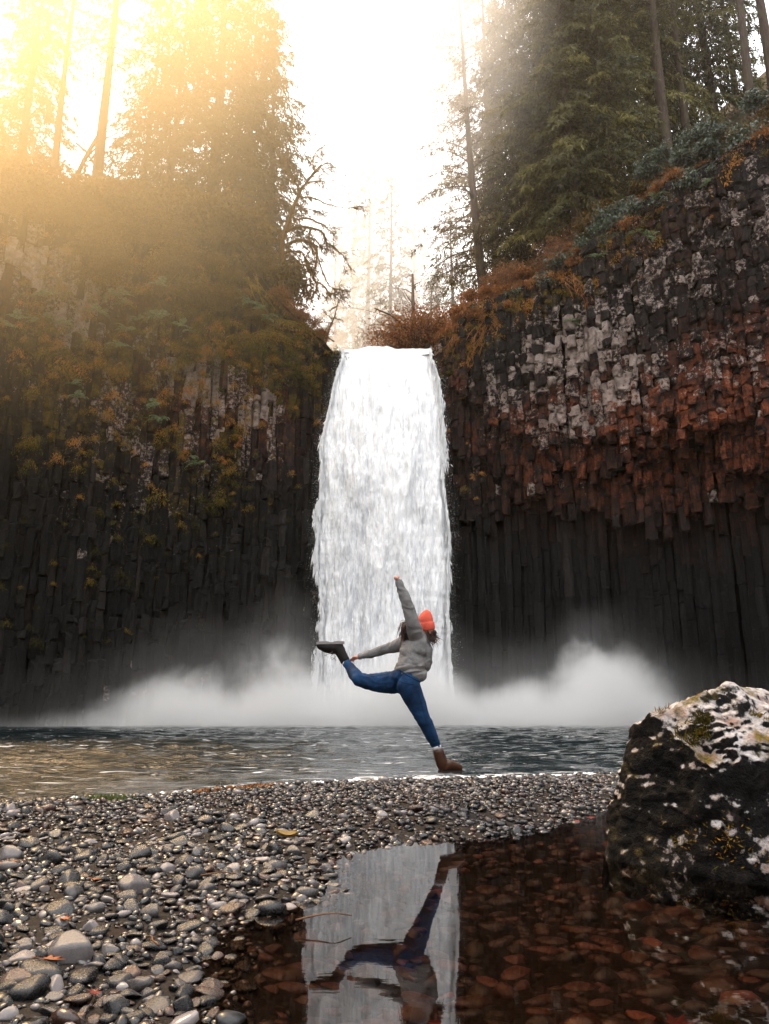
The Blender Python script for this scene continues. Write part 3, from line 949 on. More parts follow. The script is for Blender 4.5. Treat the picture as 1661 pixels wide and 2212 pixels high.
# ---------------------------------------------------------------- trees
def conifer(seed, H, R, start, nb, droop, ntw, nnee, r0, needle=(.26, .055), lift=.15, shape=.75, hang=.55, lean=(0, 0), side=None, gap=0.0, sides=9):
    """trunk with limbs, and a crown of drooping needle sprays"""
    r = np.random.default_rng(seed)
    T, Cg = G(), G()
    zs = np.linspace(-.8, H, 14)
    f = np.clip(zs / H, 0, 1)
    ax = np.stack([lean[0] * f * H + .12 * np.sin(f * 5 + seed), lean[1] * f * H + .1 * np.cos(f * 4 + seed), zs], -1)
    rad = r0 * (1 - .86 * f) * (1 + .5 * np.exp(-np.maximum(zs, 0) / .5))
    T.add(*tube(ax, rad, sides))
    trunk = lambda z: np.array([np.interp(z, zs, ax[:, k]) for k in range(3)])
    az = r.uniform(0, 6.28)
    for b in range(nb):
        t = start + (1 - start) * (b + r.random()) / nb
        if r.random() < gap: continue
        z = H * t
        q = (t - start) / (1 - start)
        L = (R * (1 - q) ** shape * min(1, .55 + q * 4) * r.uniform(.55, 1.12)) + .25
        az += 2.4 + r.normal(0, .4)
        if side is not None and r.random() < side[1]: az = side[0] + r.normal(0, .75)
        d = np.array([math.cos(az), math.sin(az), 0.0])
        s = np.linspace(0, 1, 7)
        up = lift * r.uniform(.3, 1.6)
        dr = droop * r.uniform(.7, 1.3)
        wob = np.array([-d[1], d[0], 0]) * r.normal(0, .10)
        P = trunk(z) + L * (s[:, None] * d + (up * s - (up + dr) * s ** 2.1)[:, None] * np.array([0, 0, 1.]) + (s ** 2)[:, None] * wob)
        T.add(*tube(P, np.linspace(.012 + .012 * L, .006, 7), 3, False), .5)
        m = max(4, int(L * ntw))
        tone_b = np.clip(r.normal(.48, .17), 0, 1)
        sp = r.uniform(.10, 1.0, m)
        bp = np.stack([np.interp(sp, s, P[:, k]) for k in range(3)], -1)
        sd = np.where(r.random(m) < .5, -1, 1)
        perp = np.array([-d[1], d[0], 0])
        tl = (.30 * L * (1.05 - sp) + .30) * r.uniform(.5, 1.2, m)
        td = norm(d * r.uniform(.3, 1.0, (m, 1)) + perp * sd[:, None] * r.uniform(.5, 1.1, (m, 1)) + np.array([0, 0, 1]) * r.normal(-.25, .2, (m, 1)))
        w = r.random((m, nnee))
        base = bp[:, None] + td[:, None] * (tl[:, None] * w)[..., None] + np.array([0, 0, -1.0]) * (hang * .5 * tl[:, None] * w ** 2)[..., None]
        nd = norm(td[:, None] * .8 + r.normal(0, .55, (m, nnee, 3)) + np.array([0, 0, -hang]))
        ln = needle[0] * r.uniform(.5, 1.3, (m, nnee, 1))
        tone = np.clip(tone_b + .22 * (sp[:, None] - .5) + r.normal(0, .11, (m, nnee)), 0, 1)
        V, F = kites(base.reshape(-1, 3), (nd * ln).reshape(-1, 3), needle[1] * r.uniform(.6, 1.3, m * nnee), r)
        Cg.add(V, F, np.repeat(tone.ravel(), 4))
    return T, Cg

def bare(seed, H, r0, depth=4, spread=.7, droop=0.0, up=.25, kids=4):
    r = np.random.default_rng(seed)
    T = G()
    def grow(p, d, L, rad, lev):
        n = 7
        P = [p]
        for k in range(n - 1):
            d = norm(d + r.normal(0, .16 + .05 * lev, 3) + np.array([0, 0, up * .12 - droop * .1 * lev]))
            P.append(P[-1] + d * L / (n - 1))
        P = np.array(P)
        T.add(*tube(P, np.linspace(rad, rad * (.55 if lev == 0 else .3), n), 7 if lev == 0 else (4 if lev == 1 else 3), False))
        if lev >= depth: return
        for k in range(kids + (2 if lev == 0 else 0)):
            s = r.uniform(.3, 1.0); i = int(s * (n - 1))
            dd = norm(norm(P[min(i + 1, n - 1)] - P[max(i - 1, 0)]) + norm(r.normal(size=3)) * spread * (1.0 if lev else 1.2))
            grow(P[i], dd, L * r.uniform(.35, .62), rad * (1 - .6 * s) * .5, lev + 1)
    grow(np.array([0, 0, -.4]), np.array([.05, 0, 1.]), H, r0, 0)
    return T

def bush(seed, R, H, nst, nl, leaf, wid, hang=.3, stemr=.012, up=.9):
    """shrub of arching stems carrying leaves"""
    r = np.random.default_rng(seed)
    S, L = G(), G()
    for k in range(nst):
        az = r.uniform(0, 6.28); out = R * math.sqrt(r.random()) ; h = H * r.uniform(.55, 1.1)
        s = np.linspace(0, 1, 6)
        d = np.array([math.cos(az), math.sin(az), 0])
        P = d * (out * s ** 1.3)[:, None] + np.array([0, 0, 1.]) * (h * (up * s * 1.6 - (up * .6 + hang) * s ** 2.2))[:, None] + r.normal(0, .04 * R, (6, 3)) * s[:, None]
        S.add(*tube(P, np.linspace(stemr, stemr * .3, 6), 3, False))
        sp = r.uniform(.2, 1.05, nl)
        bp = np.stack([np.interp(sp, s, P[:, c]) for c in range(3)], -1) + r.normal(0, .10 * R, (nl, 3))
        dd = norm(r.normal(0, 1, (nl, 3)) + d * .4 + np.array([0, 0, -hang * 1.6]))
        V, F = kites(bp, dd * leaf * r.uniform(.5, 1.3, (nl, 1)), wid * r.uniform(.6, 1.3, nl), r)
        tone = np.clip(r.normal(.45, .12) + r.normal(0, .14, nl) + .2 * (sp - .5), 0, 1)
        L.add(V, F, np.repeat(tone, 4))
    return S, L

def put_tree(proto, name, pos, scale, rotz, label, cat='tree', group=None, names=('trunk', 'crown'), sc3=None):
    root = empty(name, pos, label, cat, group, rotz, scale)
    if sc3: root.scale = sc3
    for nm, me in zip(names, proto):
        if me is not None: child(nm, me, root)
    return root

def proto(T, C, bark, leaf, nm=('trunk', 'crown')):
    return (T.mesh(nm[0], bark, True), C.mesh(nm[1], leaf, False) if C else None)

P_HEM = [proto(*conifer(201, 24, 4.0, .05, 200, .55, 11, 9, .30, (.30, .07), .10, .60, 1.0), M['bark_dark'], M['needle']),
         proto(*conifer(202, 22, 3.6, .06, 190, .62, 12, 9, .26, (.28, .065), .10, .55, 1.1), M['bark_dark'], M['needle'])]
P_FIR = proto(*conifer(204, 30, 5.2, .06, 120, .34, 8, 8, .36, (.30, .05), .22, .5, .55, (-.045, 0), (PI, .55), .12), M['bark_dark'], M['needle_dry'])
P_TALL = [proto(*conifer(205, 30, 4.0, .42, 90, .42, 9, 6, .42, (.30, .06), .15, .6, .6, (-.01, 0)), M['bark_dark'], M['needle']),
          proto(*conifer(206, 28, 3.4, .55, 60, .40, 8, 6, .32, (.28, .06), .15, .6, .6, (.01, 0)), M['bark_dark'], M['needle'])]
P_WARM = [proto(*conifer(207, 26, 5.0, .12, 190, .50, 9, 9, .46, (.34, .075), .16, .45, .9), M['bark_dark'], M['needle_dry']),
          proto(*conifer(208, 18, 2.9, .05, 140, .50, 10, 8, .22, (.30, .07), .15, .5, .9), M['bark_dark'], M['needle_dry'])]
P_FAR = [proto(*conifer(211, 26, 3.6, .12, 110, .40, 6, 5, .32, (.42, .10), .15, .7, .6, sides=6), M['bark_dark'], M['needle']),
         proto(*conifer(212, 24, 3.0, .22, 90, .45, 6, 5, .28, (.42, .10), .15, .65, .6, sides=6), M['bark_dark'], M['needle'])]
P_BARE = [(bare(221, 15, .22, 4, .75, .1, .3, 4).mesh('trunk', M['bark_moss']), None), (bare(222, 12, .15, 4, .8, .1, .3, 4).mesh('trunk', M['bark_pale']), None)]

# dark conifers on the right bank
right_trees = [
    (1118, 50.0, P_HEM[1], 1.25, 'slender hemlock half lost in fog behind the leaning fir'),
    (1075, 55.0, P_FAR[0], 1.5, 'pale fogbound conifer between the leaning fir and the slender hemlock'),
    (1190, 47.5, P_HEM[0], 1.45, 'big dense drooping hemlock above the orange bracken'),
    (1245, 44.6, P_HEM[1], 1.40, 'full green hemlock with ragged tips in the middle of the right bank'),
    (1330, 44.8, P_HEM[0], 1.15, 'broad hemlock with light drooping tips above the salal bushes'),
    (1270, 53.0, P_HEM[0], 1.6, 'tall dark hemlock standing behind the full green hemlock'),
    (1385, 50.0, P_HEM[1], 1.6, 'dark conifer filling the gap behind the broad hemlock'),
    (1452, 45.5, P_TALL[0], 1.00, 'thick straight fir trunk above the salal bushes with crown beyond the picture'),
    (1492, 47.5, P_TALL[1], 1.00, 'straight fir trunk just behind the thick one'),
    (1420, 56.0, P_HEM[0], 1.6, 'shadowy conifer deep between the thick fir trunks and the broad hemlock'),
    (1545, 53.0, P_HEM[1], 1.5, 'dark hemlock behind the pair of thick fir trunks'),
    (1632, 43.5, P_TALL[1], 1.05, 'bare leaning fir trunk against bright fog at the upper right corner'),
    (1676, 44.5, P_TALL[0], .95, 'rightmost fir trunk against bright fog, partly outside the picture'),
    (1590, 57.0, P_FAR[1], 1.1, 'faint conifer in the fog behind the bare leaning trunk'),
]
for k, (u, Y, pr, sc, lab) in enumerate(right_trees):
    put_tree(pr, 'fir_tree' if pr in (P_TALL[0], P_TALL[1]) else 'hemlock_tree', on_hill(u, Y, -.2), sc, k * 1.7, lab, 'tree')
put_tree(P_FIR, 'fir_tree', on_hill(1046, 47.2, -.3), .95, 0, 'leaning half bare fir at the cliff edge with limbs reaching over the gorge', 'tree')

left_trees = [
    (452, 47.0, P_WARM[0], 1.12, 'huge thick trunked conifer glowing in golden haze'),
    (362, 45.0, P_WARM[1], 1.25, 'smaller conifer just left of the huge golden one'),
    (530, 50.0, P_WARM[1], 1.5, 'golden conifer between the huge one and the mossy maple'),
    (575, 54.0, P_WARM[1], 1.5, 'soft conifer in golden fog behind the crown of the mossy maple'),
    (300, 50.0, P_WARM[1], 1.3, 'hazy conifer behind the smaller one, left of the huge golden one'),
    (30, 50.0, P_WARM[0], .9, 'dim conifer in the brightest haze at the left edge'),
    (205, 43.5, P_TALL[0], .95, 'straight bare trunk rising out of golden brush'),
    (106, 44.5, P_TALL[1], .92, 'thinner straight trunk near the upper left corner'),
    (505, 44.8, P_WARM[1], .6, 'low dark conifer at the cliff edge beside the mossy maple'),
]
for k, (u, Y, pr, sc, lab) in enumerate(left_trees):
    put_tree(pr, 'fir_tree', on_hill(u, Y, -.2), sc, k * 2.1 + .4, lab, 'tree')
for u, Y, k, sc, lab in ((130, 43.2, 0, .85, 'bare mossy deciduous tree between the two straight trunks'), (60, 42.0, 1, 1.0, 'bare thin deciduous tree near the left edge'),
                         (255, 46.5, 1, .9, 'bare branching tree right of the straight bare trunk'), (20, 46, 0, .9, 'bare branching tree at the left edge in bright haze')):
    put_tree(P_BARE[k], 'bare_tree', on_hill(u, Y, -.2), sc, u * .1, lab)

# foggy conifers up the gorge
r = np.random.default_rng(240)
far_trees = [(792, 84, 0, 1.2, 'tall fogged conifer straight above the left of the falls'), (846, 74, 1, 1.05, 'clearest of the fogged conifers above the middle of the falls'),
             (905, 90, 0, 1.25, 'fogged conifer behind the dead snag'), (760, 96, 1, 1.4, 'very faint conifer at the left end of the gorge row'), (955, 80, 1, .80, 'fogged conifer below the leaning fir'),
             (820, 100, 1, 1.15, 'faint tall conifer between two nearer fogged ones'), (875, 104, 0, 1.1, 'faint tall conifer in the middle distance of the gorge'), (720, 86, 0, .85, 'faint conifer behind the tips of the mossy maple'),
             (985, 68, 1, .78, 'grey conifer just left of the leaning fir base'), (935, 66, 0, .50, 'short fogged conifer right of the dead snag')]
for k, (u, Y, p, sc, lab) in enumerate(far_trees):
    put_tree(P_FAR[p], 'fir_tree', on_hill(u, Y, -.3), sc * 1.4, k * 1.3, lab, 'tree')

# dead snag at the lip
rr = np.random.default_rng(250)
base = on_hill(893, 48.5, -.2)
T = G()
top = at(893, 592, 48.5)
Hs = top[2] - base[2]
T.add(*tube(np.array([[0, 0, 0], [.03, 0, Hs * .5], [0, 0, Hs]]), [.20, .15, .08], 8))
for k in range(26):
    z = Hs * rr.uniform(.25, .98); a = rr.uniform(0, 6.28); L = rr.uniform(.5, 2.3) * (1.25 - z / Hs)
    P = resample(np.array([[0, 0, z], [math.cos(a) * L * .5, math.sin(a) * L * .5, z + L * rr.uniform(-.1, .35)], [math.cos(a) * L, math.sin(a) * L, z + L * rr.uniform(-.1, .6)]]), 5)
    T.add(*tube(P, np.linspace(.05, .012, 5), 3, False))
root = empty('dead_snag', base, 'broken dead snag standing above the right lip of the falls', 'tree')
child('trunk', T.mesh('trunk', M['bark_pale']), root)

# the mossy bare maple leaning out on the left of the lip
mz = lambda x, y: (513 + x * .2197, 297 + y * .2197)
def mpl(pts, dep): return [(*mz(x, y), d) for (x, y), d in zip(pts, dep)]
limbs = [
    (mpl([(420, 1600), (430, 1300), (440, 1000), (500, 850), (560, 650), (680, 440), (820, 260)], [0, 0, 0, 0, .1, .2, .3]), .27, .04),
    (mpl([(500, 1050), (600, 1010), (720, 1030), (780, 1110), (770, 1250), (740, 1350), (780, 1450), (740, 1560), (680, 1600)], [0, -.4, -.8, -1, -1.1, -1, -1, -1.1, -1.1]), .125, .025),
    (mpl([(780, 1410), (870, 1480), (900, 1540), (935, 1530)], [-1, -1.1, -1.3, -1.3]), .05, .02),
    (mpl([(480, 930), (580, 880), (720, 890), (830, 930), (870, 1020), (960, 1090), (1060, 1190), (1110, 1290)], [0, .2, .4, .5, .5, .6, .6, .6]), .12, .015),
    (mpl([(830, 930), (870, 1000), (880, 1110)], [.5, .3, .2]), .07, .02),
    (mpl([(720, 900), (700, 980), (730, 1100), (790, 1170), (830, 1300), (900, 1450), (1000, 1490), (1100, 1505)], [.4, .2, 0, -.1, -.2, -.2, -.3, -.3]), .08, .012),
    (mpl([(720, 1100), (670, 1180), (700, 1240), (740, 1200)], [0, -.1, -.2, -.1]), .05, .02),
    (mpl([(560, 810), (680, 795), (800, 840), (890, 900), (950, 950)], [0, -.5, -.9, -1.1, -1.2]), .085, .015),
    (mpl([(580, 590), (720, 590), (850, 640), (980, 680), (1150, 685), (1229, 665)], [.1, .5, .8, 1, 1.1, 1.1]), .07, .006),
    (mpl([(600, 520), (700, 440), (850, 430), (980, 410)], [.1, -.2, -.4, -.5]), .06, .01),
    (mpl([(440, 1130), (540, 1120), (630, 1130), (680, 1230), (700, 1270)], [0, .5, .9, 1, 1.1]), .075, .02),
    (mpl([(440, 1130), (300, 1140), (230, 1080)], [0, -.3, -.5]), .07, .02),
    (mpl([(430, 1000), (330, 1010), (200, 1000), (120, 1080)], [0, .4, .7, .8]), .07, .015),
    (mpl([(540, 640), (430, 580), (300, 620), (200, 630)], [.1, .6, 1., 1.1]), .06, .012),
    (mpl([(680, 440), (780, 330), (870, 250), (960, 290)], [.2, .6, .8, .9]), .06, .01),
    (mpl([(620, 540), (540, 400), (480, 300), (470, 200)], [.1, -.3, -.5, -.6]), .07, .015),
    (mpl([(760, 330), (740, 220), (790, 120), (880, 60)], [.3, .5, .7, .9]), .05, .01),
    (mpl([(520, 760), (640, 700), (760, 720), (860, 760)], [.1, .5, .9, 1.1]), .06, .01),
]
MAPY = 46.3
rr = np.random.default_rng(260)
root_p = at(limbs[0][0][0][0], limbs[0][0][0][1], MAPY)
root = empty('mossy_maple', root_p, 'bare mossy maple with crooked limbs reaching over the falls', 'tree')
trunk_g, limb_g, moss_g = G(), G(), G()
def twigs(P, rad, lev):
    n = len(P)
    for k in range(int(11 if lev == 0 else 3)):
        s = rr.uniform(.25, 1); i = min(int(s * (n - 1)), n - 2)
        d = norm(P[i + 1] - P[i] + 1e-6)
        dd = norm(d * .8 + norm(rr.normal(size=3)) * .9 + np.array([.25, 0, -.15]))
        L = rr.uniform(.35, 1.5) * (1 if lev == 0 else .5)
        Q = [P[i]]
        for q in range(6):
            dd = norm(dd + rr.normal(0, .22, 3) + np.array([.02, 0, -.05])); Q.append(Q[-1] + dd * L / 6)
        Q = np.array(Q)
        limb_g.add(*tube(Q, np.linspace(max(rad * .4, .016), .008, 7), 3, False))
        if lev < 2: twigs(Q, rad * .35, lev + 1)
for k, (pts, r0, r1) in enumerate(limbs):
    P = resample(np.array([at(u, v, MAPY + d) for u, v, d in pts]) - root_p, 5 * len(pts))
    P = P + rr.normal(0, .018, P.shape)
    R = np.linspace(r0, r1, len(P)) * (1 + .18 * n2(np.arange(len(P)) * 1., 0, .6, 261 + k))
    (trunk_g if k == 0 else limb_g).add(*tube(P, R, 9 if k == 0 else 7))
    twigs(P, r0 * .5, 0)
    # moss hanging under the limb
    m = 40 * len(pts)
    i = rr.integers(0, len(P), m)
    off = rr.normal(0, 1, (m, 3)) * R[i][:, None] * .8
    V, F = kites(P[i] + off, np.stack([rr.normal(0, .04, m), rr.normal(0, .04, m), -rr.uniform(.05, .22, m)], -1), .045, rr)
    moss_g.add(V, F, np.repeat(np.clip(rr.normal(.6, .2, m), 0, 1), 4))
child('trunk', trunk_g.mesh('trunk', M['bark_moss']), root)
child('limbs', limb_g.mesh('limbs', M['bark_moss']), root)
child('moss', moss_g.mesh('moss', M['moss'], False), root)['kind'] = 'stuff'

# small bare trees and bushes at the lip
def thin_tree(seed, pts, Y, r0, label, bark):
    rr = np.random.default_rng(seed)
    b = at(pts[0][0], pts[0][1], Y)
    g = G()
    P = resample(np.array([at(u, v, Y) for u, v in pts]) - b, 16)
    g.add(*tube(P, np.linspace(r0, r0 * .25, 16), 6))
    def tw(P, rad, lev):
        for k in range(9 if lev == 0 else 4):
            s = rr.uniform(.3, 1); i = min(int(s * (len(P) - 1)), len(P) - 2)
            dd = norm(P[i + 1] - P[i] + norm(rr.normal(size=3)) * .12 * np.linalg.norm(P[-1] - P[0])); L = rr.uniform(.5, 1.4) * (.55 ** lev)
            Q = [P[i]]
            for q in range(5): dd = norm(dd + rr.normal(0, .2, 3)); Q.append(Q[-1] + dd * L / 5)
            g.add(*tube(np.array(Q), np.linspace(rad * .5, rad * .12, 6), 3, False))
            if lev < 2: tw(np.array(Q), rad * .5, lev + 1)
    tw(P, r0, 0)
    rt = empty('bare_tree', b, label, 'tree')
    child('trunk', g.mesh('trunk', bark), rt)
thin_tree(271, [(703, 742), (712, 708), (724, 680), (730, 655), (738, 640)], 47.0, .085, 'thin pale bare sapling on the left lip of the falls', M['bark_pale'])
thin_tree(272, [(722, 738), (705, 725), (690, 700)], 47.2, .05, 'low crooked twig tree behind the left lip', M['bark_pale'])

P_TWIG = (bare(281, 2.6, .034, 4, 1.2, .5, .2, 7).mesh('trunk', M['bark_moss']), None)
P_TWIG2 = (bare(282, 2.2, .03, 4, 1.2, .8, .2, 7).mesh('trunk', M['bark_pale']), None)
for u, Y, pr, sc, rz, lab in ((800, 50, P_TWIG2, 2.1, 0, 'pale leafless bush straight behind the lip of the falls'), (772, 51, P_TWIG2, 1.5, 2, 'smaller pale leafless bush left of the pale bush'),
                              (870, 48.6, P_TWIG, 2.3, 1, 'tangled orange leafless bush below the dead snag'), (925, 48.2, P_TWIG, 2.7, 3.4, 'tallest tangled orange bush right of the dead snag'),
                              (955, 49.0, P_TWIG, 2.0, 5, 'tangled bush nearest the right lip'), (845, 52, P_TWIG2, 1.6, 4, 'faint leafless bush behind the orange tangle')):
    put_tree(pr, 'leafless_bush', on_hill(u, Y, -.15), sc, rz, lab, 'bush')

# ---------------------------------------------------------------- brush, bracken, salal
def pbush(a, stem, leaf): return tuple(x.mesh(nm, m, sm) for x, nm, m, sm in zip(a, ('stems', 'leaves'), (stem, leaf), (True, False)))
B_BRUSH = [pbush(bush(301, 1.5, 1.9, 60, 60, .20, .09, .35), M['bark_pale'], M['brush']), pbush(bush(302, 1.9, 1.5, 60, 60, .22, .09, .5), M['bark_pale'], M['brush'])]
B_BRACK = [pbush(bush(303, 1.1, 1.0, 60, 34, .30, .045, .9, .010), M['bark_moss'], M['bracken']), pbush(bush(304, .8, 1.4, 50, 34, .26, .045, .7, .010), M['bark_moss'], M['bracken'])]
B_SALAL = [pbush(bush(305, 1.1, 1.0, 46, 34, .17, .10, .3, .01), M['bark_dark'], M['salal']), pbush(bush(306, .9, .8, 40, 34, .16, .10, .3, .01), M['bark_dark'], M['salal'])]
B_TWIGGY = pbush(bush(307, 1.0, 2.4, 26, 34, .12, .022, .5, .014), M['bark_pale'], M['bracken'])
B_RED = pbush(bush(308, 1.2, 1.6, 70, 26, .10, .03, .35, .010), M['bark_moss'], M['bracken'])

def zone(u, names):
    for lim, nm in names:
        if u < lim: return nm
    return names[-1][1]
Z_LEFT = [(60, 'at the far left under the bare trees'), (170, 'between the two straight bare trunks'), (300, 'right of the straight bare trunk'), (410, 'below the smaller golden conifer'), (520, 'at the foot of the huge golden conifer'), (999, 'beside the mossy maple')]
Z_RIGHT = [(1010, 'close to the lip of the falls'), (1075, 'around the foot of the leaning fir'), (1160, 'right of the leaning fir'), (1240, 'below the big dense hemlock'), (1330, 'below the broad hemlock'), (1420, 'between the broad hemlock and the thick trunk'), (1510, 'below the thick fir trunks'), (1590, 'right of the thick fir trunks'), (1999, 'below the bare leaning trunks')]
def put_bush(pr, name, pos, sc, lab, group, cat='bush'):
    return put_tree(pr, name, pos, sc, random.uniform(0, 6.28), lab, cat, group, ('stems', 'leaves'))

rr = np.random.default_rng(310)
for k in range(58):       # golden brush over the left bank
    u = rr.uniform(-80, 600)
    Y = float(yw((u - 830) / 1666 * 46)) + rr.uniform(.2, 9) * rr.random() ** .6
    p = on_hill(u, Y, -.2)
    put_bush(B_BRUSH[k % 2], 'brush', p, rr.uniform(.9, 1.9), 'golden brown brush on the left bank ' + zone(u, Z_LEFT), 'golden brush on the left bank')
for k in range(34):       # brush spilling over the left edge and growing on its ledges
    u = rr.uniform(-20, 570)
    p = on_wall(u, np.interp(u, [0, 300, 450, 560], [430, 440, 470, 580]) + rr.uniform(-10, 190) * (1 if u > 200 else .15), -.25)
    put_bush(B_BRUSH[k % 2], 'brush', p - np.array([0, 0, .5]), rr.uniform(.45, .95), 'brown brush hanging down the left cliff ' + zone(u, Z_LEFT), 'brush hanging on the left cliff')
for k in range(16):       # red stemmed scrub around the maple base
    u = rr.uniform(595, 700); v = np.interp(u, [590, 640, 700], [640, 690, 738]) + rr.uniform(-25, 15)
    p = on_wall(u, v, .3)
    put_bush(B_RED if k % 2 else B_BRACK[1], 'scrub', p - np.array([0, 0, .4]), rr.uniform(.55, .95), 'rusty red scrub around the foot of the mossy maple', 'rusty scrub by the maple')
edge_u = [940, 1000, 1060, 1180, 1300, 1400, 1470, 1560, 1661]; edge_v = [755, 695, 652, 608, 520, 440, 395, 345, 300]
for k in range(46):       # orange bracken along the right edge
    u = rr.uniform(950, 1300) if k < 36 else rr.uniform(1300, 1480)
    v = np.interp(u, edge_u, edge_v) + rr.uniform(-45, 18)
    p = on_wall(u, v, rr.uniform(-.3, .9))
    put_bush(B_BRACK[k % 2], 'bracken', p - np.array([0, 0, .35]), rr.uniform(.55, 1.15), 'drooping orange dead bracken on the cliff edge ' + zone(u, Z_RIGHT), 'orange bracken on the right cliff edge', 'bracken')
for k, (u, Y, sc) in enumerate([(866, 48.6, 2.6), (905, 48.2, 3.1), (935, 47.8, 2.7), (955, 47.2, 1.9), (888, 49.6, 3.0), (918, 49.0, 3.4)]):
    put_bush(B_RED, 'scrub', on_hill(u, Y, .5), sc, 'rusty scrub woven through the orange bushes right of the lip', 'rusty scrub by the right lip')
for k in range(14):       # tall pale orange twiggy saplings
    u = rr.uniform(1050, 1240); p = on_hill(u, float(yw((u - 830) / 1666 * 46)) + rr.uniform(.2, 2.0), -.2)
    put_bush(B_TWIGGY, 'larch_sapling', p, rr.uniform(.9, 1.6), 'upright pale orange sapling above the bracken ' + zone(u, Z_RIGHT), 'pale orange saplings on the right bank', 'sapling')
for k in range(46):       # blue green salal
    u = rr.uniform(1290, 1680) if k < 38 else rr.uniform(1000, 1290)
    v = np.interp(u, edge_u, edge_v) + rr.uniform(-95 if u > 1400 else -45, 25)
    p = on_wall(u, v, rr.uniform(-.25, .3) + max(0, (np.interp(u, edge_u, edge_v) - v) / 40))
    p[2] = max(float(hill(p[0], p[1])) - .2, p[2] - .4) if p[1] > yw(p[0]) else p[2] - .4
    put_bush(B_SALAL[k % 2], 'salal_bush', p, rr.uniform(.55, 1.15), 'blue green salal bush on the cliff edge ' + zone(u, Z_RIGHT), 'salal along the right cliff edge')
for k in range(30):       # bracken and brush in the shade under the right trees
    u = rr.uniform(1080, 1700); Y = float(yw((u - 830) / 1666 * 44)) + rr.uniform(1, 8)
    put_bush(B_BRUSH[k % 2] if k % 3 else B_BRACK[0], 'brush', on_hill(u, Y, -.2), rr.uniform(.5, 1.0), 'low brown brush in the shade ' + zone(u, Z_RIGHT), 'brush under the right conifers')
for k in range(12):
    u = rr.uniform(1560, 1690); v = np.interp(u, edge_u, edge_v) - rr.uniform(0, 70)
    p = on_wall(u, v, rr.uniform(.2, 2)); p[2] = float(hill(p[0], max(p[1], float(yw(p[0])) + .1))) - .2
    put_bush(B_BRACK[k % 2], 'bracken', p, rr.uniform(.6, 1.1), 'rusty bracken at the top of the right cliff near the bare trunks', 'rusty bracken below the bare trunks', 'bracken')

# roots and dead strands trailing over the edges
def strands(seed, spots, bark, label):
    rr = np.random.default_rng(seed); g = G()
    for (u0, v0, u1, v1, n, w) in spots:
        for k in range(n):
            a = on_wall(u0 + rr.normal(0, w), v0 + rr.normal(0, w * .5), -.45); b = on_wall(u1 + rr.normal(0, w * 1.5), v1 + rr.normal(0, w * 1.5), -.35)
            m = (a + b) / 2 + np.array([rr.normal(0, .2), -.15, rr.normal(.15, .15)])
            P = resample(np.array([a, m, b]), 9) + rr.normal(0, .02, (9, 3))
            g.add(*tube(P, np.linspace(.035, .01, 9) * rr.uniform(.6, 1.4), 4, False), .5)
            i = rr.integers(0, 9, 26)
            V, F = kites(P[i] + rr.normal(0, .03, (26, 3)), np.stack([rr.normal(0, .05, 26), rr.normal(-.03, .03, 26), -rr.uniform(.08, .3, 26)], -1), .035, rr)
            g.add(V, F, np.repeat(rr.random(26), 4))
    tag(g.build('trailing_roots', bark, smooth=False), label, 'roots')
strands(320, [(1050, 690, 1000, 790, 9, 10), (1000, 720, 960, 770, 8, 8), (1240, 600, 1270, 660, 5, 8), (1215, 600, 1255, 640, 4, 6), (1030, 680, 1075, 720, 5, 10)], M['bracken'], 'dead roots and strands trailing over the right cliff edge')
strands(321, [(600, 690, 690, 735, 9, 8), (560, 720, 660, 745, 7, 8), (545, 600, 600, 690, 6, 10), (420, 560, 380, 640, 5, 10), (350, 520, 340, 600, 3, 10)], M['moss'], 'mossy roots crawling over the left cliff towards the lip')

# ---------------------------------------------------------------- moss cushions and ferns on the ledges
def moss_clumps(seed, spots, label):
    rr = np.random.default_rng(seed); g = G()
    for (u, v, ru, rv, n, s0, tone) in spots:
        for k in range(n):
            uu, vv = u + rr.normal(0, ru * .55), v + rr.normal(0, rv * .55)
            if vv > 1545 or uu < -40: continue
            p = on_wall(uu, vv, -rr.uniform(.15, .42))
            if p[2] > float(ztop(p[0])) + .2: continue
            s = s0 * rr.lognormal(0, .4)
            t = np.clip(rr.normal(tone - .06, .22), 0, 1)
            m = int(110 + 240 * s)
            w = rr.normal(0, 1, (m, 3)) * np.array([.62, .18, .34]) * s
            w[:, 2] -= np.abs(w[:, 0]) ** 1.5 * .8 + .25 * s * (fbm(np.stack([w[:, 0] * 9 + k, 0 * w[:, 0], 0 * w[:, 0]], -1), 2, 8) + .3)
            w[:, 1] -= .12 * s - .3 * np.maximum(-w[:, 2], 0)
            top = np.clip(.5 + w[:, 2] / s, 0, 1)
            L = np.stack([rr.normal(0, .35, m), rr.normal(-.25, .3, m), -rr.uniform(.2, 1.3, m) + .5 * top], -1) * (.05 + .28 * s)
            V, F = kites(p + w, L * rr.uniform(.4, 1.2, (m, 1)), .022 + .05 * s, rr)
            g.add(V, F, np.repeat(np.clip(t + rr.normal(0, .15, m) + .22 * (top - .5), 0, 1), 4))
    g.build('moss', M['moss'], kind='stuff', smooth=False)['label'] = label
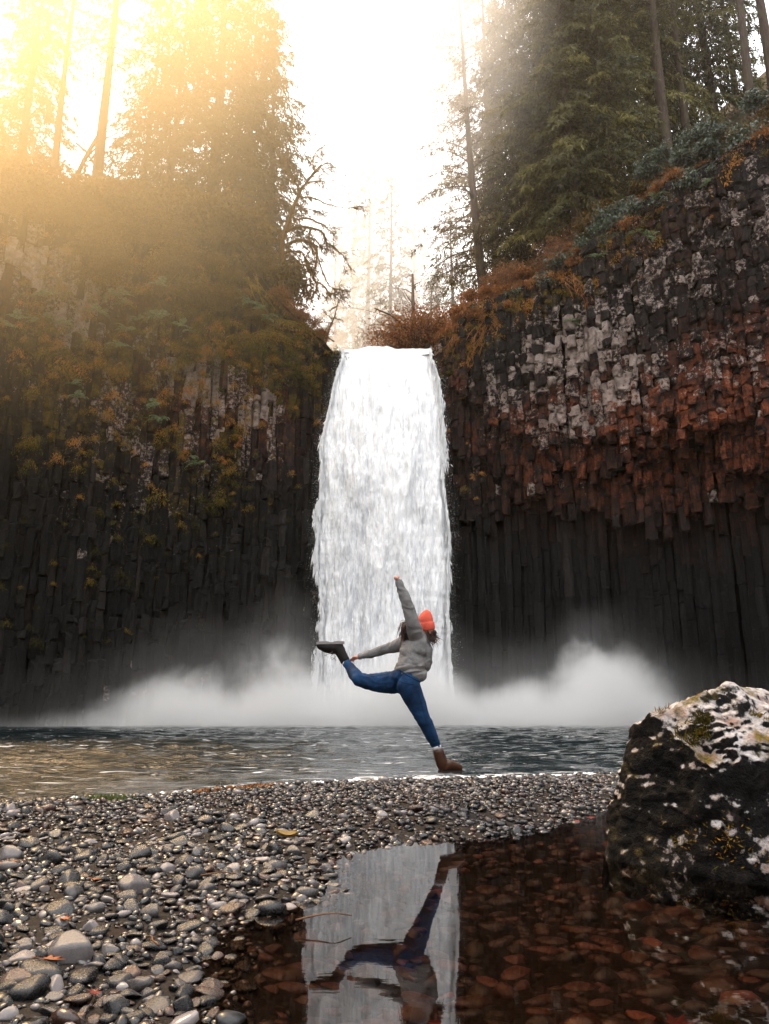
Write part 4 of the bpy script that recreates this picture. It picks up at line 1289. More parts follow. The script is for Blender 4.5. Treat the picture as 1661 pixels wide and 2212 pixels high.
moss_clumps(330, [(620, 760, 90, 70, 70, .26, .35), (520, 740, 130, 60, 60, .26, .7), (420, 700, 160, 80, 60, .28, .45), (250, 740, 220, 90, 70, .28, .6), (90, 720, 120, 110, 45, .28, .65),
                  (400, 880, 220, 120, 60, .22, .7), (520, 960, 120, 130, 34, .20, .6), (180, 950, 180, 120, 34, .22, .5), (350, 1130, 220, 160, 34, .20, .35), (150, 1250, 160, 160, 22, .2, .3),
                  (330, 600, 200, 60, 46, .30, .55), (480, 620, 70, 70, 36, .28, .35), (660, 790, 40, 30, 16, .28, .3), (110, 560, 110, 70, 26, .24, .7), (455, 1090, 60, 40, 12, .26, .3)],
            'orange and green moss cushions on the ledges of the left cliff')
moss_clumps(331, [(1010, 720, 60, 40, 40, .24, .7), (1100, 660, 90, 30, 46, .24, .8), (1230, 600, 90, 30, 34, .24, .75), (1340, 520, 70, 40, 30, .24, .8), (1440, 480, 80, 60, 18, .2, .8), (980, 770, 30, 40, 16, .2, .5),
                  (1600, 320, 60, 40, 24, .26, .85), (1000, 950, 40, 150, 10, .12, .8)],
            'rusty moss draped along the top of the right cliff')

def frond_mesh(seed):
    rr = np.random.default_rng(seed); g = G()
    s = np.linspace(0, 1, 9)
    P = np.stack([s, 0 * s, .62 * s - .95 * s ** 2.2], -1)
    g.add(*tube(P, np.linspace(.012, .004, 9), 3, False), .4)
    m = 15
    sp = np.linspace(.1, 1, m)
    bp = np.stack([np.interp(sp, s, P[:, k]) for k in range(3)], -1)
    for sd in (-1, 1):
        L = .24 * np.sin(np.clip(sp * 1.1, 0, 1) * PI) ** .7 + .04
        V, F = kites(bp, np.stack([.35 * L, sd * L, -.25 * L], -1), .075, rr)
        g.add(V, F, np.repeat(np.clip(rr.normal(.55, .2, m), 0, 1), 4))
    return g.mesh('frond', M['fern'], False)
FR = [frond_mesh(340), frond_mesh(341)]
fern_px = [(40, 690), (75, 695), (110, 688), (140, 700), (15, 705), (270, 655), (300, 690), (275, 715), (345, 620), (390, 705), (410, 715), (250, 640), (255, 750), (170, 860), (330, 880), (345, 905), (540, 655), (560, 668), (575, 690), (215, 675), (430, 1003), (160, 830),
           (525, 640), (345, 690), (95, 640), (1400, 520), (1420, 430), (1530, 400), (1375, 505), (1290, 560), (1230, 700)]
rr = np.random.default_rng(345)
for k, (u, v) in enumerate(fern_px):
    p = on_wall(u, v, -.42)
    left = u < 800
    root = empty('sword_fern', p, 'pale green sword fern on the left cliff ' + zone(u, Z_LEFT) if left else 'pale green sword fern on the right cliff', 'fern', 'ferns on the left cliff' if left else 'ferns on the right cliff', rr.uniform(-.4, .4), rr.uniform(.55, .95))
    for q in range(7):
        child('frond', FR[q % 2], root, (0, 0, 0), (rr.normal(0, .15), rr.normal(-.15, .25), -PI / 2 + rr.normal(0, 1.0)), (rr.uniform(.7, 1.15),) * 3)
# ---------------------------------------------------------------- the boulder
BY = 4.55
bp_px = [(1316, 1752), (1320, 1700), (1334, 1632), (1362, 1590), (1400, 1548), (1440, 1512), (1476, 1484), (1530, 1478), (1600, 1484), (1640, 1476), (1720, 1490), (1820, 1540), (1920, 1650), (1950, 1800), (1900, 1990), (1700, 2000), (1460, 1990), (1360, 2010), (1356, 1900), (1344, 1822)]
bpp = np.array([at(u, v, BY) for u, v in bp_px])
bc = np.array([(bpp[:, 0].min() + bpp[:, 0].max()) / 2 - .1, BY + .05, .40])
th = np.arctan2(bpp[:, 2] - bc[2], bpp[:, 0] - bc[0]); rd = np.hypot(bpp[:, 2] - bc[2], bpp[:, 0] - bc[0])
o = np.argsort(th); th, rd = th[o], rd[o]
th = np.concatenate([th - 2 * PI, th, th + 2 * PI]); rd = np.tile(rd, 3)
V, F = ico(7)
theta = np.arctan2(V[:, 2], V[:, 0]); q = np.hypot(V[:, 0], V[:, 2])
Rr = np.interp(theta, th, rd)
qq = np.clip(q, 0, 1) ** .72                                   # fuller than an ellipsoid
S = np.stack([np.cos(theta) * qq * Rr, np.sign(V[:, 1]) * np.abs(V[:, 1]) ** .85 * .80, np.sin(theta) * qq * Rr], -1)
# the top leans back, so its pale upper face shows from below
S[:, 1] += .35 * np.clip(S[:, 2], 0, 1) ** 1.2
rr = np.random.default_rng(400)
for k in range(70):                                             # broken facets
    nrm = norm(rr.normal(size=3)); nrm[2] = abs(nrm[2]) if nrm[2] < -.25 else nrm[2]; d = S @ nrm
    h = np.quantile(d, rr.uniform(.88, .98))
    S = S - (np.maximum(d - h, 0) * .95)[:, None] * nrm
lo, hi = bpp[:, [0, 2]].min(0) - bc[[0, 2]], bpp[:, [0, 2]].max(0) - bc[[0, 2]]
for c_, k_ in ((0, 0), (2, 1)):                                  # back to its full size after the facets
    S[:, c_] = lo[k_] + (S[:, c_] - S[:, c_].min()) * (hi[k_] - lo[k_]) / (S[:, c_].max() - S[:, c_].min())
S[:, 2] = lo[1] + (S[:, 2] - lo[1]) * 1.05
S[:, 2] = hi[1] - .025 * np.logaddexp(0, (hi[1] - S[:, 2]) / .025)   # broad flat top
N = norm(S)
ridge = 1 - np.abs(fbm(S * 2.3, 4, 401))
cr = 1 - np.abs(fbm(S * 5.5 + 3, 3, 402))
S = S + N * (.04 * fbm(S * 1.7, 3, 403) - .06 * np.clip(ridge - .8, 0, 1) * 2 + .028 * fbm(S * 5, 4, 404) - .02 * np.clip(cr - .82, 0, 1) * 4)[:, None]
# stepped ledges across the top, as broken rock weathers
led = fbm(S * np.array([1.6, 1.6, 4.5]), 3, 406)
S = S + N * (.045 * np.floor(led * 6) / 6)[:, None]
S = S + N * (.012 * fbm(S * 22, 3, 407))[:, None]
g = G(); g.add(S, F)
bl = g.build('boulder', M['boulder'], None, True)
bl.location = bc
tag(bl, 'large dark boulder with pale mossy top standing in the puddle', 'boulder')
# moss tufts on its top
fn = norm(np.cross(S[F[:, 1]] - S[F[:, 0]], S[F[:, 2]] - S[F[:, 0]])); fc = S[F].mean(1)
fn *= np.sign((fn * fc).sum(1))[:, None]
w = np.clip(fn[:, 2] - .1, 0, 1) * np.clip(fbm(fc * 3.2, 3, 410) * 4 - .25, 0, 1)
w2 = np.exp(-(((fc[:, 0] + .12) / .22) ** 2 + ((fc[:, 2] + .22) / .08) ** 2)) * (fc[:, 1] < 0) * .05
w = w + w2
idx = rr.choice(len(F), 9000, p=w / w.sum())
m = len(idx)
tone = np.clip(.42 + .5 * fbm(fc[idx] * 4, 2, 411) + rr.normal(0, .15, m), 0, 1)
V2, F2 = kites(fc[idx], (fn[idx] * .6 + rr.normal(0, .5, (m, 3))) * rr.uniform(.012, .034, (m, 1)), .007, rr)
g = G(); g.add(V2, F2, np.repeat(tone, 4))
mo = g.build('moss', M['moss'], bl, False, kind='stuff')
# ---------------------------------------------------------------- the leaping person
PY = 6.7
M['skin'] = m_plain('skin', (.55, .28, .20), .5, .35, 30, .05); M['skin'].node_tree.nodes['Principled BSDF'].inputs['Subsurface Weight'].default_value = .08
M['sweater'] = m_cloth('grey_knit', (.095, .092, .092), (.24, .232, .23), 7, .95, (150, 150, 150), .35)
M['denim'] = m_cloth('blue_denim', (.002, .008, .024), (.013, .052, .135), 5, .85, (220, 220, 220), .3)
M['leather'] = m_plain('brown_leather', (.055, .021, .010), .45, .4, 45, .35)
M['leather_dark'] = m_plain('dark_leather', (.007, .005, .005), .6, .15, 45, .35)
M['sole'] = m_plain('dark_rubber', (.03, .022, .018), .7, .3, 60, .2)
M['sole_pale'] = m_plain('worn_pale_rubber', (.28, .26, .25), .75, .3, 60, .2)
M['sock'] = m_plain('white_sock', (.55, .52, .52), .9, .1, 90, .3)
M['sock_red'] = m_plain('maroon_sock', (.09, .018, .022), .9, .1, 90, .3)
M['hair'] = m_tone('brown_hair', [(0, (.010, .004, .003)), (.6, (.045, .016, .010)), (1, (.10, .04, .024))], .45, .4)
M['beanie'] = m_cloth('coral_knit', (.50, .075, .045), (.68, .13, .085), 9, .95, (140, 140, 140), .5)
M['seam'] = m_plain('dark_seam', (.006, .016, .045), .9, .1)

def Z(zx, zy, dy=0.0):
    """a point on the figure, dy metres behind its mid plane"""
    return at(648 + zx * .2438, 1215 + zy * .2438, PY + dy)
K = 1 / 1030.0       # metres per picture unit used in the lists below
MID = Z(930, 1010)

def blob(name, chains, mat, parent, voxel=.010, smooth=6, fold=None, extra=None):
    """one continuous surface grown round chains of (x, y, depth, radius, depth radius factor)"""
    BV, BF = ico(2)
    g = G()
    for ch in chains:
        pts = np.array([Z(c[0], c[1], c[2]) for c in ch]); rad = np.array([c[3] * K for c in ch]); fac = np.array([c[4] if len(c) > 4 else 1.0 for c in ch])
        for a in range(max(1, len(ch) - 1)):
            b = min(a + 1, len(ch) - 1)
            L = np.linalg.norm(pts[b] - pts[a]); n = max(2, int(L / (min(rad[a], rad[b]) * .30)) + 1)
            for t in np.linspace(0, 1, n):
                ts = t * t * (3 - 2 * t) if len(ch) > 2 else t
                r_ = rad[a] * (1 - t) + rad[b] * t; f_ = fac[a] * (1 - t) + fac[b] * t
                g.add(BV * np.array([r_, r_ * f_, r_]) + pts[a] * (1 - t) + pts[b] * t - MID, BF)
    for (V, F) in (extra or []): g.add(V - MID, F)
    tmp = bpy.data.objects.new('tmp', g.mesh('tmp')); COL.objects.link(tmp)
    md = tmp.modifiers.new('r', 'REMESH'); md.mode = 'VOXEL'; md.voxel_size = voxel; md.adaptivity = 0
    ms = tmp.modifiers.new('s', 'SMOOTH'); ms.iterations = smooth; ms.factor = .5
    dg = bpy.context.evaluated_depsgraph_get(); dg.update()
    me = bpy.data.meshes.new_from_object(tmp.evaluated_get(dg))
    om = tmp.data
    bpy.data.objects.remove(tmp); bpy.data.meshes.remove(om)
    me.name = name
    n = len(me.vertices)
    co = np.zeros(n * 3, np.float32); me.vertices.foreach_get('co', co); co = co.reshape(-1, 3).astype(float)
    if fold is not None:
        no = np.zeros(n * 3, np.float32); me.vertex_normals.foreach_get('vector', no)
        co = co + no.reshape(-1, 3) * fold(co + MID)[:, None]
        me.vertices.foreach_set('co', co.ravel().astype(np.float32))
    if 'tone' not in me.attributes: me.attributes.new('tone', 'FLOAT', 'POINT')
    for p in me.polygons: p.use_smooth = True
    me.materials.clear(); me.materials.append(mat)
    me.update()
    return child(name, me, parent)

person = empty('person', MID, 'person leaping in coral beanie, grey sweater and jeans with one arm raised', 'person')

# skeleton in picture units: x, y, depth (m), radius
SHN, SHF, NECK = (1030, 640, -.06), (930, 715, .14), (1095, 665, .04)
body_ch = [
    [(930, 1010, 0, 95, 1.2), (965, 930, .01, 85, 1.2), (1030, 800, .02, 95, 1.25), (1060, 710, .03, 85, 1.25), (1095, 660, .04, 42), (1115, 620, .05, 44)],
    [(1118, 600, .05, 68, 1.15), (1122, 570, .05, 70, 1.15)],
    [(1140, 640, .09, 40, 1.0), (1135, 655, .11, 26, 1.0)],
    [(1172, 622, .115, 10), (1182, 634, .125, 9)],                      # nose
    [(1060, 600, -.025, 9), (1066, 622, -.022, 8)],                     # near ear
    [(1060, 720, .03, 60), (1030, 640, -.06, 42), (985, 470, -.13, 34), (935, 345, -.17, 30), (900, 250, -.18, 26), (872, 178, -.18, 20), (862, 150, -.18, 22, .6), (858, 138, -.18, 20, .6)],
    [(1040, 740, .06, 60), (930, 715, .14, 42), (790, 760, .22, 34), (700, 790, .24, 30), (600, 815, .22, 25), (525, 835, .20, 18), (500, 842, .20, 21, .6), (486, 845, .20, 21, .6)],
    [(930, 1020, 0, 95, 1.1), (950, 1090, -.07, 90), (1015, 1220, -.08, 78), (1085, 1365, -.09, 56), (1140, 1480, -.07, 50), (1190, 1590, -.05, 38), (1220, 1670, -.04, 32), (1255, 1790, -.03, 34)],
    [(1250, 1805, -.03, 30), (1400, 1815, .08, 22)],
    [(910, 1030, 0, 95, 1.1), (880, 1055, .07, 88), (700, 1060, .10, 72), (520, 1030, .13, 52), (470, 970, .26, 46), (425, 905, .36, 34), (385, 850, .40, 32), (350, 770, .42, 34)],
    [(350, 765, .42, 30), (200, 745, .46, 22)],
]
# five fingers to each hand
def finger(p, q, r_, dep): return [(p[0], p[1], dep, r_), ((p[0] + q[0]) / 2 + 2, (p[1] + q[1]) / 2 - 1, dep, r_ * .95), (q[0], q[1], dep, r_ * .75)]
for k, (dx, dy, L) in enumerate([(-30, -16, 1), (-34, -13, 1), (-35, -9, 1), (-30, -5, 1)]):       # raised hand, fingers half curled out of the cuff
    d = -.205 + k * .017
    body_ch.append([(858, 140, d, 8.5), (858 + dx * .55, 140 + dy * .9, d, 8), (858 + dx * .62, 140 + dy * .5 + 12, d, 7)])
body_ch.append([(866, 146, -.215, 9), (876, 128, -.215, 8.5), (868, 118, -.21, 7)])
for k, (x, y) in enumerate([(446, 856), (440, 866), (452, 876), (468, 880)]):                      # trailing hand
    d = .175 + k * .017
    body_ch.append(finger((486, 846 + k * 2), (x, y), 8.5, d))
body_ch.append([(500, 838, .165, 9), (478, 834, .16, 8.5), (462, 842, .158, 7)])
for ch in body_ch:                       # the body stays well inside the clothes
    for q, c in enumerate(ch):
        if c[3] > 24 and not (1085 < c[0] < 1150 and c[1] < 680): ch[q] = (c[0], c[1], c[2], c[3] * .78, *c[4:])
blob('body', body_ch, M['skin'], person, .0065, 3)

def ridged(q, ax, fa, fp, seed):
    """sharp folds running across direction ax"""
    ax = norm(np.array(ax, float)); p1 = norm(np.cross(ax, [.1, 1, .05])); p2 = np.cross(ax, p1)
    c = np.stack([q @ ax * fa, q @ p1 * fp, q @ p2 * fp], -1)
    c[:, 0] += 1.4 * vnoise(q * 9, seed + 5)
    return (1 - np.abs(vnoise(c, seed)) * 2) + .5 * (1 - np.abs(vnoise(c * 1.9 + 7, seed + 1)) * 2)

def fold_sweater(P):
    q = P - MID
    tor = np.clip((P[:, 2] - Z(930, 1010)[2] + .05) / .1, 0, 1)
    low = np.exp(-((q[:, 2] - .07) / .09) ** 2)
    up = np.clip((q[:, 2] - .42) / .1, 0, 1); far = np.clip((-q[:, 0] - .03) / .06, 0, 1) * np.clip((q[:, 2] - .1) / .05, 0, 1)
    body = np.clip(1 - up - far, 0, 1)
    f = body * .0085 * ridged(q, (.62, 0, .78), 13, 4.5, 501)
    f += low * body * .0095 * ridged(q, (-.28, 0, 1), 26, 5, 511)
    f += up * .0060 * ridged(q, (.45, 0, .9), 22, 9, 521) + far * .0060 * ridged(q, (1, 0, -.3), 24, 9, 531)
    return f + .002 * fbm(q * 16, 3, 504)

blob('sweater', [
    [(978, 962, .0, 106, 1.18), (1000, 900, .01, 112, 1.2), (1030, 800, .02, 112, 1.25), (1055, 715, .03, 92, 1.3), (1092, 668, .04, 58, 1.15), (1104, 648, .045, 54)],
    [(938, 945, .0, 88, 1.3), (1000, 990, 0, 80, 1.35), (1062, 1000, 0, 60, 1.4)],
    [(1110, 900, .02, 55, 1.6), (1105, 780, .03, 62, 1.5), (1085, 700, .05, 58)],
    [(930, 900, .0, 55, 1.5), (945, 800, .03, 60, 1.6), (960, 740, .06, 60, 1.5)],
    [(1045, 700, .02, 72), (1016, 610, -.07, 65), (992, 500, -.13, 56), (940, 345, -.17, 47), (905, 250, -.18, 39), (880, 185, -.18, 31), (874, 170, -.18, 27)],
    [(1000, 760, .08, 70), (900, 725, .15, 58), (800, 757, .22, 50), (700, 790, .24, 43), (600, 815, .22, 35), (545, 829, .20, 28), (535, 831, .20, 28)],
], M['sweater'], person, .0065, 7, fold_sweater)

def band(name, a, b, r0, r1, mat, par, sides=20, fac=1.0):
    a, b = np.array(a) - MID, np.array(b) - MID
    P = np.array([a, a * .98 + b * .02, a * .5 + b * .5, a * .02 + b * .98, b])
    R = np.array([r0 * .93, r0, (r0 + r1) / 2 * 1.03, r1, r1 * .93]) * K
    V, F = tube(P, R, sides)
    g = G(); g.add(V, F); return child(name, g.mesh(name, mat), par)
sw = [o for o in person.children if o.name.startswith('sweater')][0]
band('cuff', Z(880, 186, -.18), Z(871, 160, -.18), 30, 32, M['sweater'], sw)
band('cuff', Z(545, 829, .20), Z(515, 836, .20), 29, 27, M['sweater'], sw)

def fold_jeans(P):
    q = P - MID
    f = 0
    for c, w, dirn, fr, amp in ((Z(760, 1060, .08), .10, (1, 0, -.1), 120, .004), (Z(510, 1030, .13), .07, (.8, .3, .5), 120, .004), (Z(1090, 1370, -.09), .08, (-.3, 0, 1), 110, .003),
                                (Z(950, 1150, -.06), .07, (.5, 0, .8), 100, .003), (Z(1205, 1610, -.05), .05, (-.3, 0, 1), 150, .004), (Z(420, 900, .36), .05, (.5, 0, .8), 150, .003)):
        g_ = np.exp(-(((P - c) ** 2).sum(1)) / w ** 2)
        f = f + amp * g_ * np.sin((P - c) @ norm(np.array(dirn)) * fr + 2.2 * vnoise(P * 14, 510))
    # the cleft between the near buttock and the lifted leg
    cl = np.array([Z(905, 985, -.1), Z(862, 1040, -.1), Z(842, 1100, -.1), Z(838, 1160, -.1)])
    cl = resample(cl, 20)
    d = np.sqrt(((P[:, None, [0, 2]] - cl[None][:, :, [0, 2]]) ** 2).sum(-1)).min(1)
    f = f - .016 * np.exp(-(d / .013) ** 2) * (P[:, 1] < PY + .02)
    f = f + .0036 * ridged(q, (.35, 0, .94), 18, 7, 541)
    f = f + .0055 * np.exp(-((P - Z(800, 1040, .05)) ** 2).sum(1) / .11 ** 2) * ridged(q, (1, 0, .1), 30, 6, 551)
    return f + .0012 * fbm(q * 22, 3, 511)
jeans = blob('jeans', [
    [(975, 985, .0, 100, 1.25), (940, 1020, 0, 106, 1.2), (955, 1085, -.06, 104, 1.05), (985, 1150, -.075, 96), (1020, 1225, -.08, 86), (1055, 1300, -.085, 74), (1085, 1370, -.09, 63), (1125, 1450, -.075, 60), (1155, 1515, -.065, 55), (1190, 1590, -.05, 45), (1215, 1645, -.04, 39)],
    [(1000, 1060, -.05, 68, 1.2), (985, 1130, -.06, 70)],
    [(915, 1020, .0, 104, 1.15), (880, 1058, .06, 102), (800, 1064, .08, 96), (700, 1066, .10, 84), (600, 1058, .115, 72), (520, 1035, .13, 62), (480, 985, .24, 56), (450, 940, .31, 47), (415, 893, .36, 38)],
], M['denim'], person, .007, 6, fold_jeans)
def strip(name, pts, r_, mat, par):
    P = resample(np.array([Z(*p) for p in pts]), 4 * len(pts)) - MID
    g = G(); g.add(*tube(P, r_ * K, 5)); return child(name, g.mesh(name, mat), par)
from mathutils.bvhtree import BVHTree
def on_surface(ob, x, y, lift=.0015):
    bv = BVHTree.FromPolygons([v.co for v in ob.data.vertices], [tuple(p.vertices) for p in ob.data.polygons])
    d = norm(ray(648 + x * .2438, 1215 + y * .2438)); hit = bv.ray_cast(Vector(CAM - MID), Vector(d))
    return np.array(hit[0]) - d * lift if hit[0] is not None else Z(x, y) - MID
_bv = {}
def drape(name, ob, pts, r_, mat):
    if ob.name not in _bv: _bv[ob.name] = BVHTree.FromPolygons([v.co for v in ob.data.vertices], [tuple(p.vertices) for p in ob.data.polygons])
    out = []
    for x, y in resample(np.array([(p[0], p[1], 0) for p in pts]), 8 * len(pts))[:, :2]:
        d = norm(ray(648 + x * .2438, 1215 + y * .2438)); hit = _bv[ob.name].ray_cast(Vector(CAM - MID), Vector(d))
        if hit[0] is not None: out.append(np.array(hit[0]) - d * .0008)
    if len(out) > 2:
        g = G(); g.add(*tube(np.array(out), r_ * K, 5)); child(name, g.mesh(name, mat), ob)
drape('pocket', jeans, [(905, 1062), (960, 1075), (1010, 1082)], 2.6, M['seam'])
drape('pocket', jeans, [(905, 1062), (915, 1110), (955, 1140), (995, 1128), (1010, 1082)], 2.0, M['seam'])
drape('seam', jeans, [(1050, 1160), (1085, 1280), (1110, 1390), (1160, 1500), (1205, 1600)], 1.8, M['seam'])
drape('seam', jeans, [(790, 985), (650, 1010), (560, 1015)], 1.8, M['seam'])
drape('waistband', jeans, [(870, 945), (930, 985), (1000, 1025), (1060, 1055)], 7, M['denim'])

# socks and boots
def boot(chains, heel, toe, up, mats, label, sole_t, lacepts, cuffpts, width=.085):
    b = blob('boot', chains, mats[0], person, .006, 4, lambda P: .0022 * fbm((P - MID) * 30, 3, 520))
    if label: b['label'] = label
    H, T = Z(*heel) - MID, Z(*toe) - MID
    A = norm(T - H); Lf = np.linalg.norm(T - H)
    U = np.array(up, float); U = norm(U - A * (U @ A)); S = np.cross(A, U)
    s = np.linspace(0, 1, 15)
    w = width * .5 * np.interp(s, [0, .05, .2, .42, .72, .9, .97, 1], [.45, .72, .86, .78, 1.0, .85, .55, .25])
    arch = np.interp(s, [0, .28, .32, .45, .55, .85, 1], [0, 0, .35, .35, 0, 0, .25]) * sole_t
    top = np.concatenate([H + A * (s * Lf)[:, None] + S * w[:, None], (H + A * (s * Lf)[:, None] - S * w[:, None])[::-1]])
    bot = top.copy(); bot -= U * (sole_t - np.concatenate([arch, arch[::-1]]))[:, None]
    n = len(top); k = np.arange(n); k2 = (k + 1) % n
    g = G(); V = np.concatenate([top, bot]); F = np.stack([k, k2, k2 + n, k + n], -1)
    m = len(s); q = np.arange(m - 1); rv = n - 1 - q
    Ft = np.stack([q, q + 1, rv - 1, rv], -1)
    g.add(V, [F, Ft, Ft[:, ::-1] + n])
    child('sole', g.mesh('sole', mats[1], False), b)
    for p in lacepts:
        P = resample(np.array([Z(*x) for x in p]) - MID, 10); g = G(); g.add(*tube(P, .0022, 4)); child('lace', g.mesh('lace', mats[2]), b)
    return b
band('sock', Z(1206, 1628, -.04), Z(1216, 1658, -.04), 43, 41, M['sock'], person)
band('sock', Z(1214, 1650, -.04), Z(1228, 1692, -.04), 38, 38, M['sock_red'], person)
boot([[(1228, 1684, -.04, 49), (1242, 1735, -.035, 49), (1258, 1785, -.03, 50), (1268, 1812, -.03, 44)], [(1268, 1808, -.03, 42), (1310, 1792, .0, 48), (1365, 1806, .04, 42), (1410, 1820, .07, 33)], [(1256, 1820, -.03, 30), (1330, 1828, .02, 26), (1405, 1830, .07, 22)]],
     (1236, 1840, -.04), (1436, 1843, .09), (0, 0, 1), (M['leather'], M['sole'], M['leather_dark']), 'brown ankle boot with tan toe landing', .022,
     [[(1268, 1690, -.07), (1290, 1710, -.06), (1300, 1740, -.05)], [(1280, 1735, -.06), (1312, 1760, -.02)], [(1290, 1755, -.05), (1325, 1775, -.0)], [(1285, 1690, -.07), (1302, 1672, -.07), (1292, 1700, -.07)]], None)
band('sock', Z(428, 912, .36), Z(402, 886, .38), 37, 36, M['sock'], person)
band('sock', Z(412, 890, .38), Z(396, 862, .39), 34, 34, M['sock_red'], person)
boot([[(396, 866, .39, 48), (372, 820, .40, 49), (348, 775, .42, 54), (345, 755, .42, 48)], [(345, 752, .42, 42), (290, 764, .43, 56), (225, 754, .45, 46), (178, 742, .47, 33)], [(360, 738, .42, 26), (270, 738, .43, 24), (185, 732, .46, 18)]],
     (388, 724, .40), (146, 727, .48), (0, 0, -1), (M['leather_dark'], M['sole_pale'], M['sole_pale']), 'dark boot kicked up behind with its pale sole on top', .026,
     [[(290, 790, .39), (250, 815, .38), (215, 822, .38), (240, 830, .38)], [(300, 810, .39), (270, 835, .38), (300, 850, .38), (320, 868, .38)], [(320, 830, .39), (290, 860, .38), (270, 845, .38)]], None)

# beanie: folded brim, slouched peak
prof = [(0, .062), (0, .074), (.006, .079), (.035, .080), (.062, .078), (.070, .073), (.066, .070), (.085, .0725), (.105, .069), (.125, .062), (.143, .052), (.158, .039), (.169, .025), (.176, .012), (.178, .001)]
B0, B1 = Z(1122, 602, .05) - MID, Z(1098, 425, .03) - MID
axis = norm(B1 - B0); sx = norm(np.cross(axis, [0, 1, 0])); sy = np.cross(axis, sx)
an = np.linspace(0, 2 * PI, 36, endpoint=False)
rows = []
for t, r_ in prof:
    bend = .022 * np.clip((t - .08) / .1, 0, 1) ** 1.6
    rib = 1 + .014 * np.cos(an * 18) * (t > .003)
    dent = 1 - .16 * np.clip((t - .085) / .05, 0, 1) * np.clip((.17 - t) / .03, 0, 1) * np.exp(-((an - 4.4) / .7) ** 2)
    wr = 1 + .035 * vnoise(np.stack([np.cos(an) * 1.6, np.sin(an) * 1.6, np.full(36, t * 38)], -1), 560) * (t > .08)
    rib = rib * wr
    rows.append(B0 + axis * t - sx * bend + (np.cos(an) * r_ * rib * dent * .94)[:, None] * sx + (np.sin(an) * r_ * rib * dent * 1.10)[:, None] * sy)
V = np.concatenate(rows); m = 36
i = np.arange(len(prof) - 1)[:, None] * m; j = np.arange(m)[None]; k = (np.arange(m) + 1) % m
F = np.stack([i + j, i + k[None], i + m + k[None], i + m + j], -1).reshape(-1, 4)
g = G(); g.add(V, F); child('beanie', g.mesh('beanie', M['beanie']), person)

# hair: a wavy mass below the brim and a lock blown back behind the raised arm
rr = np.random.default_rng(530)
g = G()
def lock(p0, p1, p2, p3, n, spread, w, wav):
    for q in range(n):
        j0, j1 = rr.normal(0, spread * .5, 3), rr.normal(0, spread, 3)
        pts = np.array([Z(*p0) + j0 * .6, Z(*p1) + j0, Z(*p2) + j1 * .8, Z(*p3) + j1 * 1.3]) - MID
        P = resample(pts, 11); s = np.linspace(0, 1, 11)
        P = P + (np.sin(s * rr.uniform(7, 12) + rr.uniform(0, 6)) * wav * s)[:, None] * norm(rr.normal(size=3))
        g.add(*tube(P, np.linspace(w, w * .15, 11) * rr.uniform(.6, 1.3), 4, False), np.clip(rr.normal(.45, .22), 0, 1))
lock((1150, 590, .03), (1165, 630, .02), (1165, 665, .02), (1178, 705, .02), 70, .020, .006, .008)
lock((1165, 600, .06), (1195, 630, .06), (1185, 660, .05), (1215, 690, .05), 40, .016, .005, .010)
lock((1120, 600, .0), (1130, 640, -.01), (1135, 660, .0), (1150, 690, .0), 40, .014, .006, .006)
lock((1070, 590, .09), (1000, 560, .07), (935, 560, .04), (925, 690, .03), 80, .022, .007, .008)
lock((1060, 600, .09), (985, 590, .07), (950, 620, .03), (940, 740, .02), 60, .018, .007, .008)
lock((1060, 580, .10), (980, 540, .09), (920, 550, .06), (905, 660, .04), 40, .018, .006, .010)
lock((1000, 555, .08), (940, 530, .06), (905, 560, .05), (870, 590, .04), 8, .010, .003, .012)
lock((990, 545, .08), (945, 525, .06), (925, 520, .05), (915, 512, .05), 6, .012, .002, .010)
child('hair', g.mesh('hair', M['hair']), person)
# ---------------------------------------------------------------- fallen leaves and other small things
M['leaf_orange'] = m_plain('orange_leaf', (.26, .075, .022), .6, .3, 30, .3)
M['leaf_red'] = m_plain('red_leaf', (.12, .018, .013), .6, .3, 30, .3)
M['leaf_yellow'] = m_plain('yellow_leaf', (.38, .25, .08), .6, .3, 30, .3)
M['twig'] = m_plain('wet_twig', (.12, .055, .025), .7, .3, 30, .3)
M['grass'] = m_tone('shore_grass', [(0, (.02, .035, .008)), (.6, (.08, .12, .03)), (1, (.2, .22, .08))], .6, .3, .2, (.1, .14, .03))
def maple_leaf(size, seed, curl=.25):
    r = np.random.default_rng(seed)
    lob = [(0, 1.0), (.35, .42), (.75, .90), (1.1, .38), (1.55, .72), (2.1, .30), (2.6, .42), (PI, .12)]
    an = [-a for a, _ in lob[::-1][:-1]] + [a for a, _ in lob]
    rd = [q for _, q in lob[::-1][:-1]] + [q for _, q in lob]
    P = [(0, 0, 0)] + [(q * math.sin(a) * r.uniform(.9, 1.1), q * math.cos(a) * r.uniform(.9, 1.1), 0) for a, q in zip(an, rd)]
    V = np.array(P) * size
    V[:, 2] = curl * size * ((V[:, 0] / size) ** 2 * .8 + .5 * (V[:, 1] / size) ** 2 * r.uniform(-1, 1))
    n = len(V) - 1
    F = np.array([[0, k + 1, k] for k in range(1, n)])
    V2 = V + np.array([0, 0, .0012])
    g = G(); g.add(np.concatenate([V, V2]), [F, F[:, ::-1] + n + 1])
    st = np.array([[0, 0, 0], [0, -.4, .01], [.05, -.9, .05]]) * size
    g.add(*tube(resample(st, 6), size * .02, 4))
    return g
